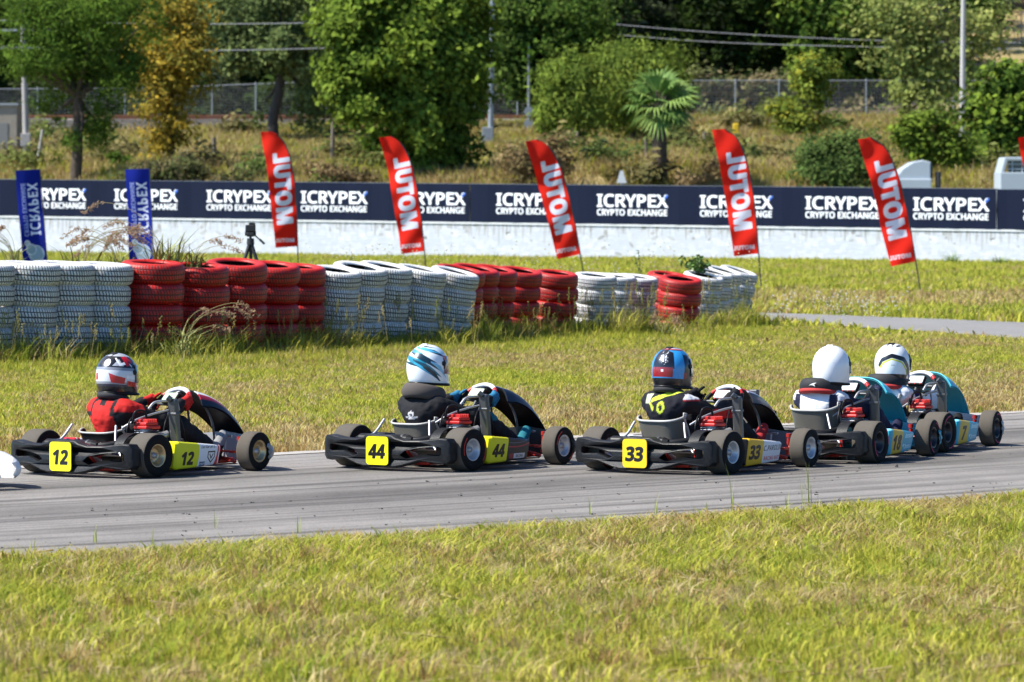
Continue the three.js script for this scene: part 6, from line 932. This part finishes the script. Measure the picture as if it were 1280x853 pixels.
  tree('green_bush', 'ivy-like bushes lining the far side of the railway fence', { d: 272, trunk: [930, 930], base: 140, fork: 120, r: 0.05, leaf: 0.144, cols: [gL(0.16, 0.17, 0.06), gL(0.2, 0.16, 0.08), gL(0.11, 0.14, 0.05)], seed: 517, spray: 0.3, category: 'bush', limbs: 1, blobs: [[880, 105, 26, 14, 0, 900], [930, 108, 30, 12, 0, 900], [970, 105, 24, 14, 0, 700], [905, 135, 30, 12, -3, 500], [1085, 135, 34, 12, -3, 700], [610, 125, 30, 14, -3, 600]] });
  // palm
  const pd = 188, foot = at(824, 236, pd), palm = thing('palm_tree', 'fan palm with a short thick trunk behind the banner', 'palm tree'); foot.y = H(foot.x, foot.z) - 0.1; palm.position.copy(foot);
  const crownP = at(823, 134, pd).sub(foot);
  mesh('trunk', taper([V(0, 0, 0), crownP.clone().multiplyScalar(0.5).add(V(0.03, 0, 0)), crownP], 0.33, 0.26, 12), barkMats[0], palm);
  const pr = mulberry(600);
  for (let k = 0; k < 34; k++) { // each fan: a stalk and folded finger leaflets
    const a = pr() * 6.283, el = lerp(-0.6, 1.35, k / 33), L = 1.12 + 0.4 * pr(), dir = V(Math.cos(a) * Math.cos(el), Math.sin(el), Math.sin(a) * Math.cos(el)), tip = crownP.clone().addScaledVector(dir, L * 0.55), pos = [], idx = [], side = V(-Math.sin(a), 0, Math.cos(a)), upn = side.clone().cross(dir).normalize();
    const q = (c) => { pos.push(c.x, c.y, c.z); return pos.length / 3 - 1; };
    for (let f = -9; f <= 9; f++) { const fa = f / 9 * 1.75, d1 = dir.clone().multiplyScalar(Math.cos(fa)).addScaledVector(side, Math.sin(fa)), wv = d1.clone().cross(upn).normalize().multiplyScalar(0.05), end = tip.clone().addScaledVector(d1, L * (0.85 - 0.15 * Math.abs(f) / 9)).add(V(0, -0.22 * L * (0.4 + pr()), 0)), mid = tip.clone().addScaledVector(d1, L * 0.45).addScaledVector(upn, 0.03); const i0 = q(tip), i1 = q(mid.clone().add(wv)), i2 = q(mid.clone().sub(wv).addScaledVector(upn, 0.02)), i3 = q(end); idx.push(i0, i1, i2, i1, i3, i2); }
    const g = new THREE.BufferGeometry(); g.setAttribute('position', new THREE.Float32BufferAttribute(pos, 3)); g.setIndex(idx); g.computeVertexNormals();
    const fr = mesh('frond', g, k % 3 ? std(lin(0.10, 0.19, 0.025), 0.75, { side: THREE.DoubleSide }) : std(lin(0.16, 0.25, 0.04), 0.75, { side: THREE.DoubleSide }), palm); mesh('stalk', cyl(crownP, tip, 0.025, 0.015, 5), barkMats[1], fr);
  }
  // the wood on the hill: one mass
  const clump = foliage([[V(0, 0, 0), 1, 0.8, 1, 110]], 0.2, [gL(1, 1, 1), gL(0.85, 0.9, 0.8)], 700, { spray: 0.3, per: 12, aspect: 0.6 });
  const cm = new THREE.MeshPhysicalMaterial({ color: 0xffffff, vertexColors: true, roughness: 1, transmission: 0.35, thickness: 0, specularIntensity: 0.15, side: THREE.DoubleSide });
  const wood = [], cols = [...deep, ...deep, gL(0.075, 0.115, 0.03), gL(0.10, 0.13, 0.06), gL(0.09, 0.10, 0.035)], fr = mulberry(701);
  for (let i = 0; i < 330; i++) {
    const d = 280 + 150 * fr(), x = (fr() * 2 - 1) * (d * 0.112 + 6), z = -d, px = 640 + x / d * FPX; if (px > 1205 && d < 350 && px < 1400) continue; if (px > 1000 && px < 1110 && d < 300) continue;
    const gy = H(x, z), R = 2.4 + 2.2 * fr(), hgt = 3.5 + 5 * fr(), col = cols[Math.floor(fr() * cols.length)];
    for (let k = 0; k < 34; k++) { const th = fr() * 6.283, ph = Math.acos(1 - 2 * fr()), rad = R * Math.pow(fr(), 0.4); wood.push([x + Math.sin(ph) * Math.cos(th) * rad, gy + hgt + Math.cos(ph) * rad * 1.15, z + Math.sin(ph) * Math.sin(th) * rad, rr(0.8, 1.5), fr() * 6.28, col.clone().multiplyScalar(0.4 + 0.3 * fr())]); }
  }
  for (let i = 0; i < 900; i++) { const d = 272 + 30 * fr(), x = (fr() * 2 - 1) * (d * 0.112 + 4), px = 640 + x / d * FPX; if (px > 860 && d < 285) continue; if (px > 1200) continue; wood.push([x, H(x, -d) + 0.3 + 2.4 * fr() * fr(), -d, rr(0.6, 1.3), fr() * 6.28, cols[Math.floor(fr() * cols.length)].clone().multiplyScalar(0.55)]); }
  const scrub = [], sc_ = [gL(0.21, 0.18, 0.07), gL(0.16, 0.18, 0.05), gL(0.12, 0.16, 0.04), gL(0.17, 0.19, 0.05)];
  for (let i = 0; i < 240; i++) { const d = 176 + 80 * fr(), x = (fr() * 2 - 1) * (d * 0.112 + 2), off = -((x - WA.x) * wallNormal.x + (-d - WA.z) * wallNormal.z); if (off < 3 || fbm(x * 0.12, d * 0.1, 31) < -0.02) continue; const col = sc_[Math.floor(fr() * 4)]; for (let k = 0; k < 3; k++) scrub.push([x + rr(-0.7, 0.7), H(x, -d) + 0.1 + 0.3 * fr(), -d + rr(-0.6, 0.6), rr(0.35, 0.9), fr() * 6.28, col.clone().multiplyScalar(0.8 + 0.4 * fr())]); }
  scatter('bank_scrub', 'low brown and green scrub dotted over the railway bank', 'scrub', clump, scrub, cm);
  scatter('hill_wood', 'dark dense wood covering the hill behind the railway', 'wood', clump, wood, cm);
}
renderer.render(scene, camera);
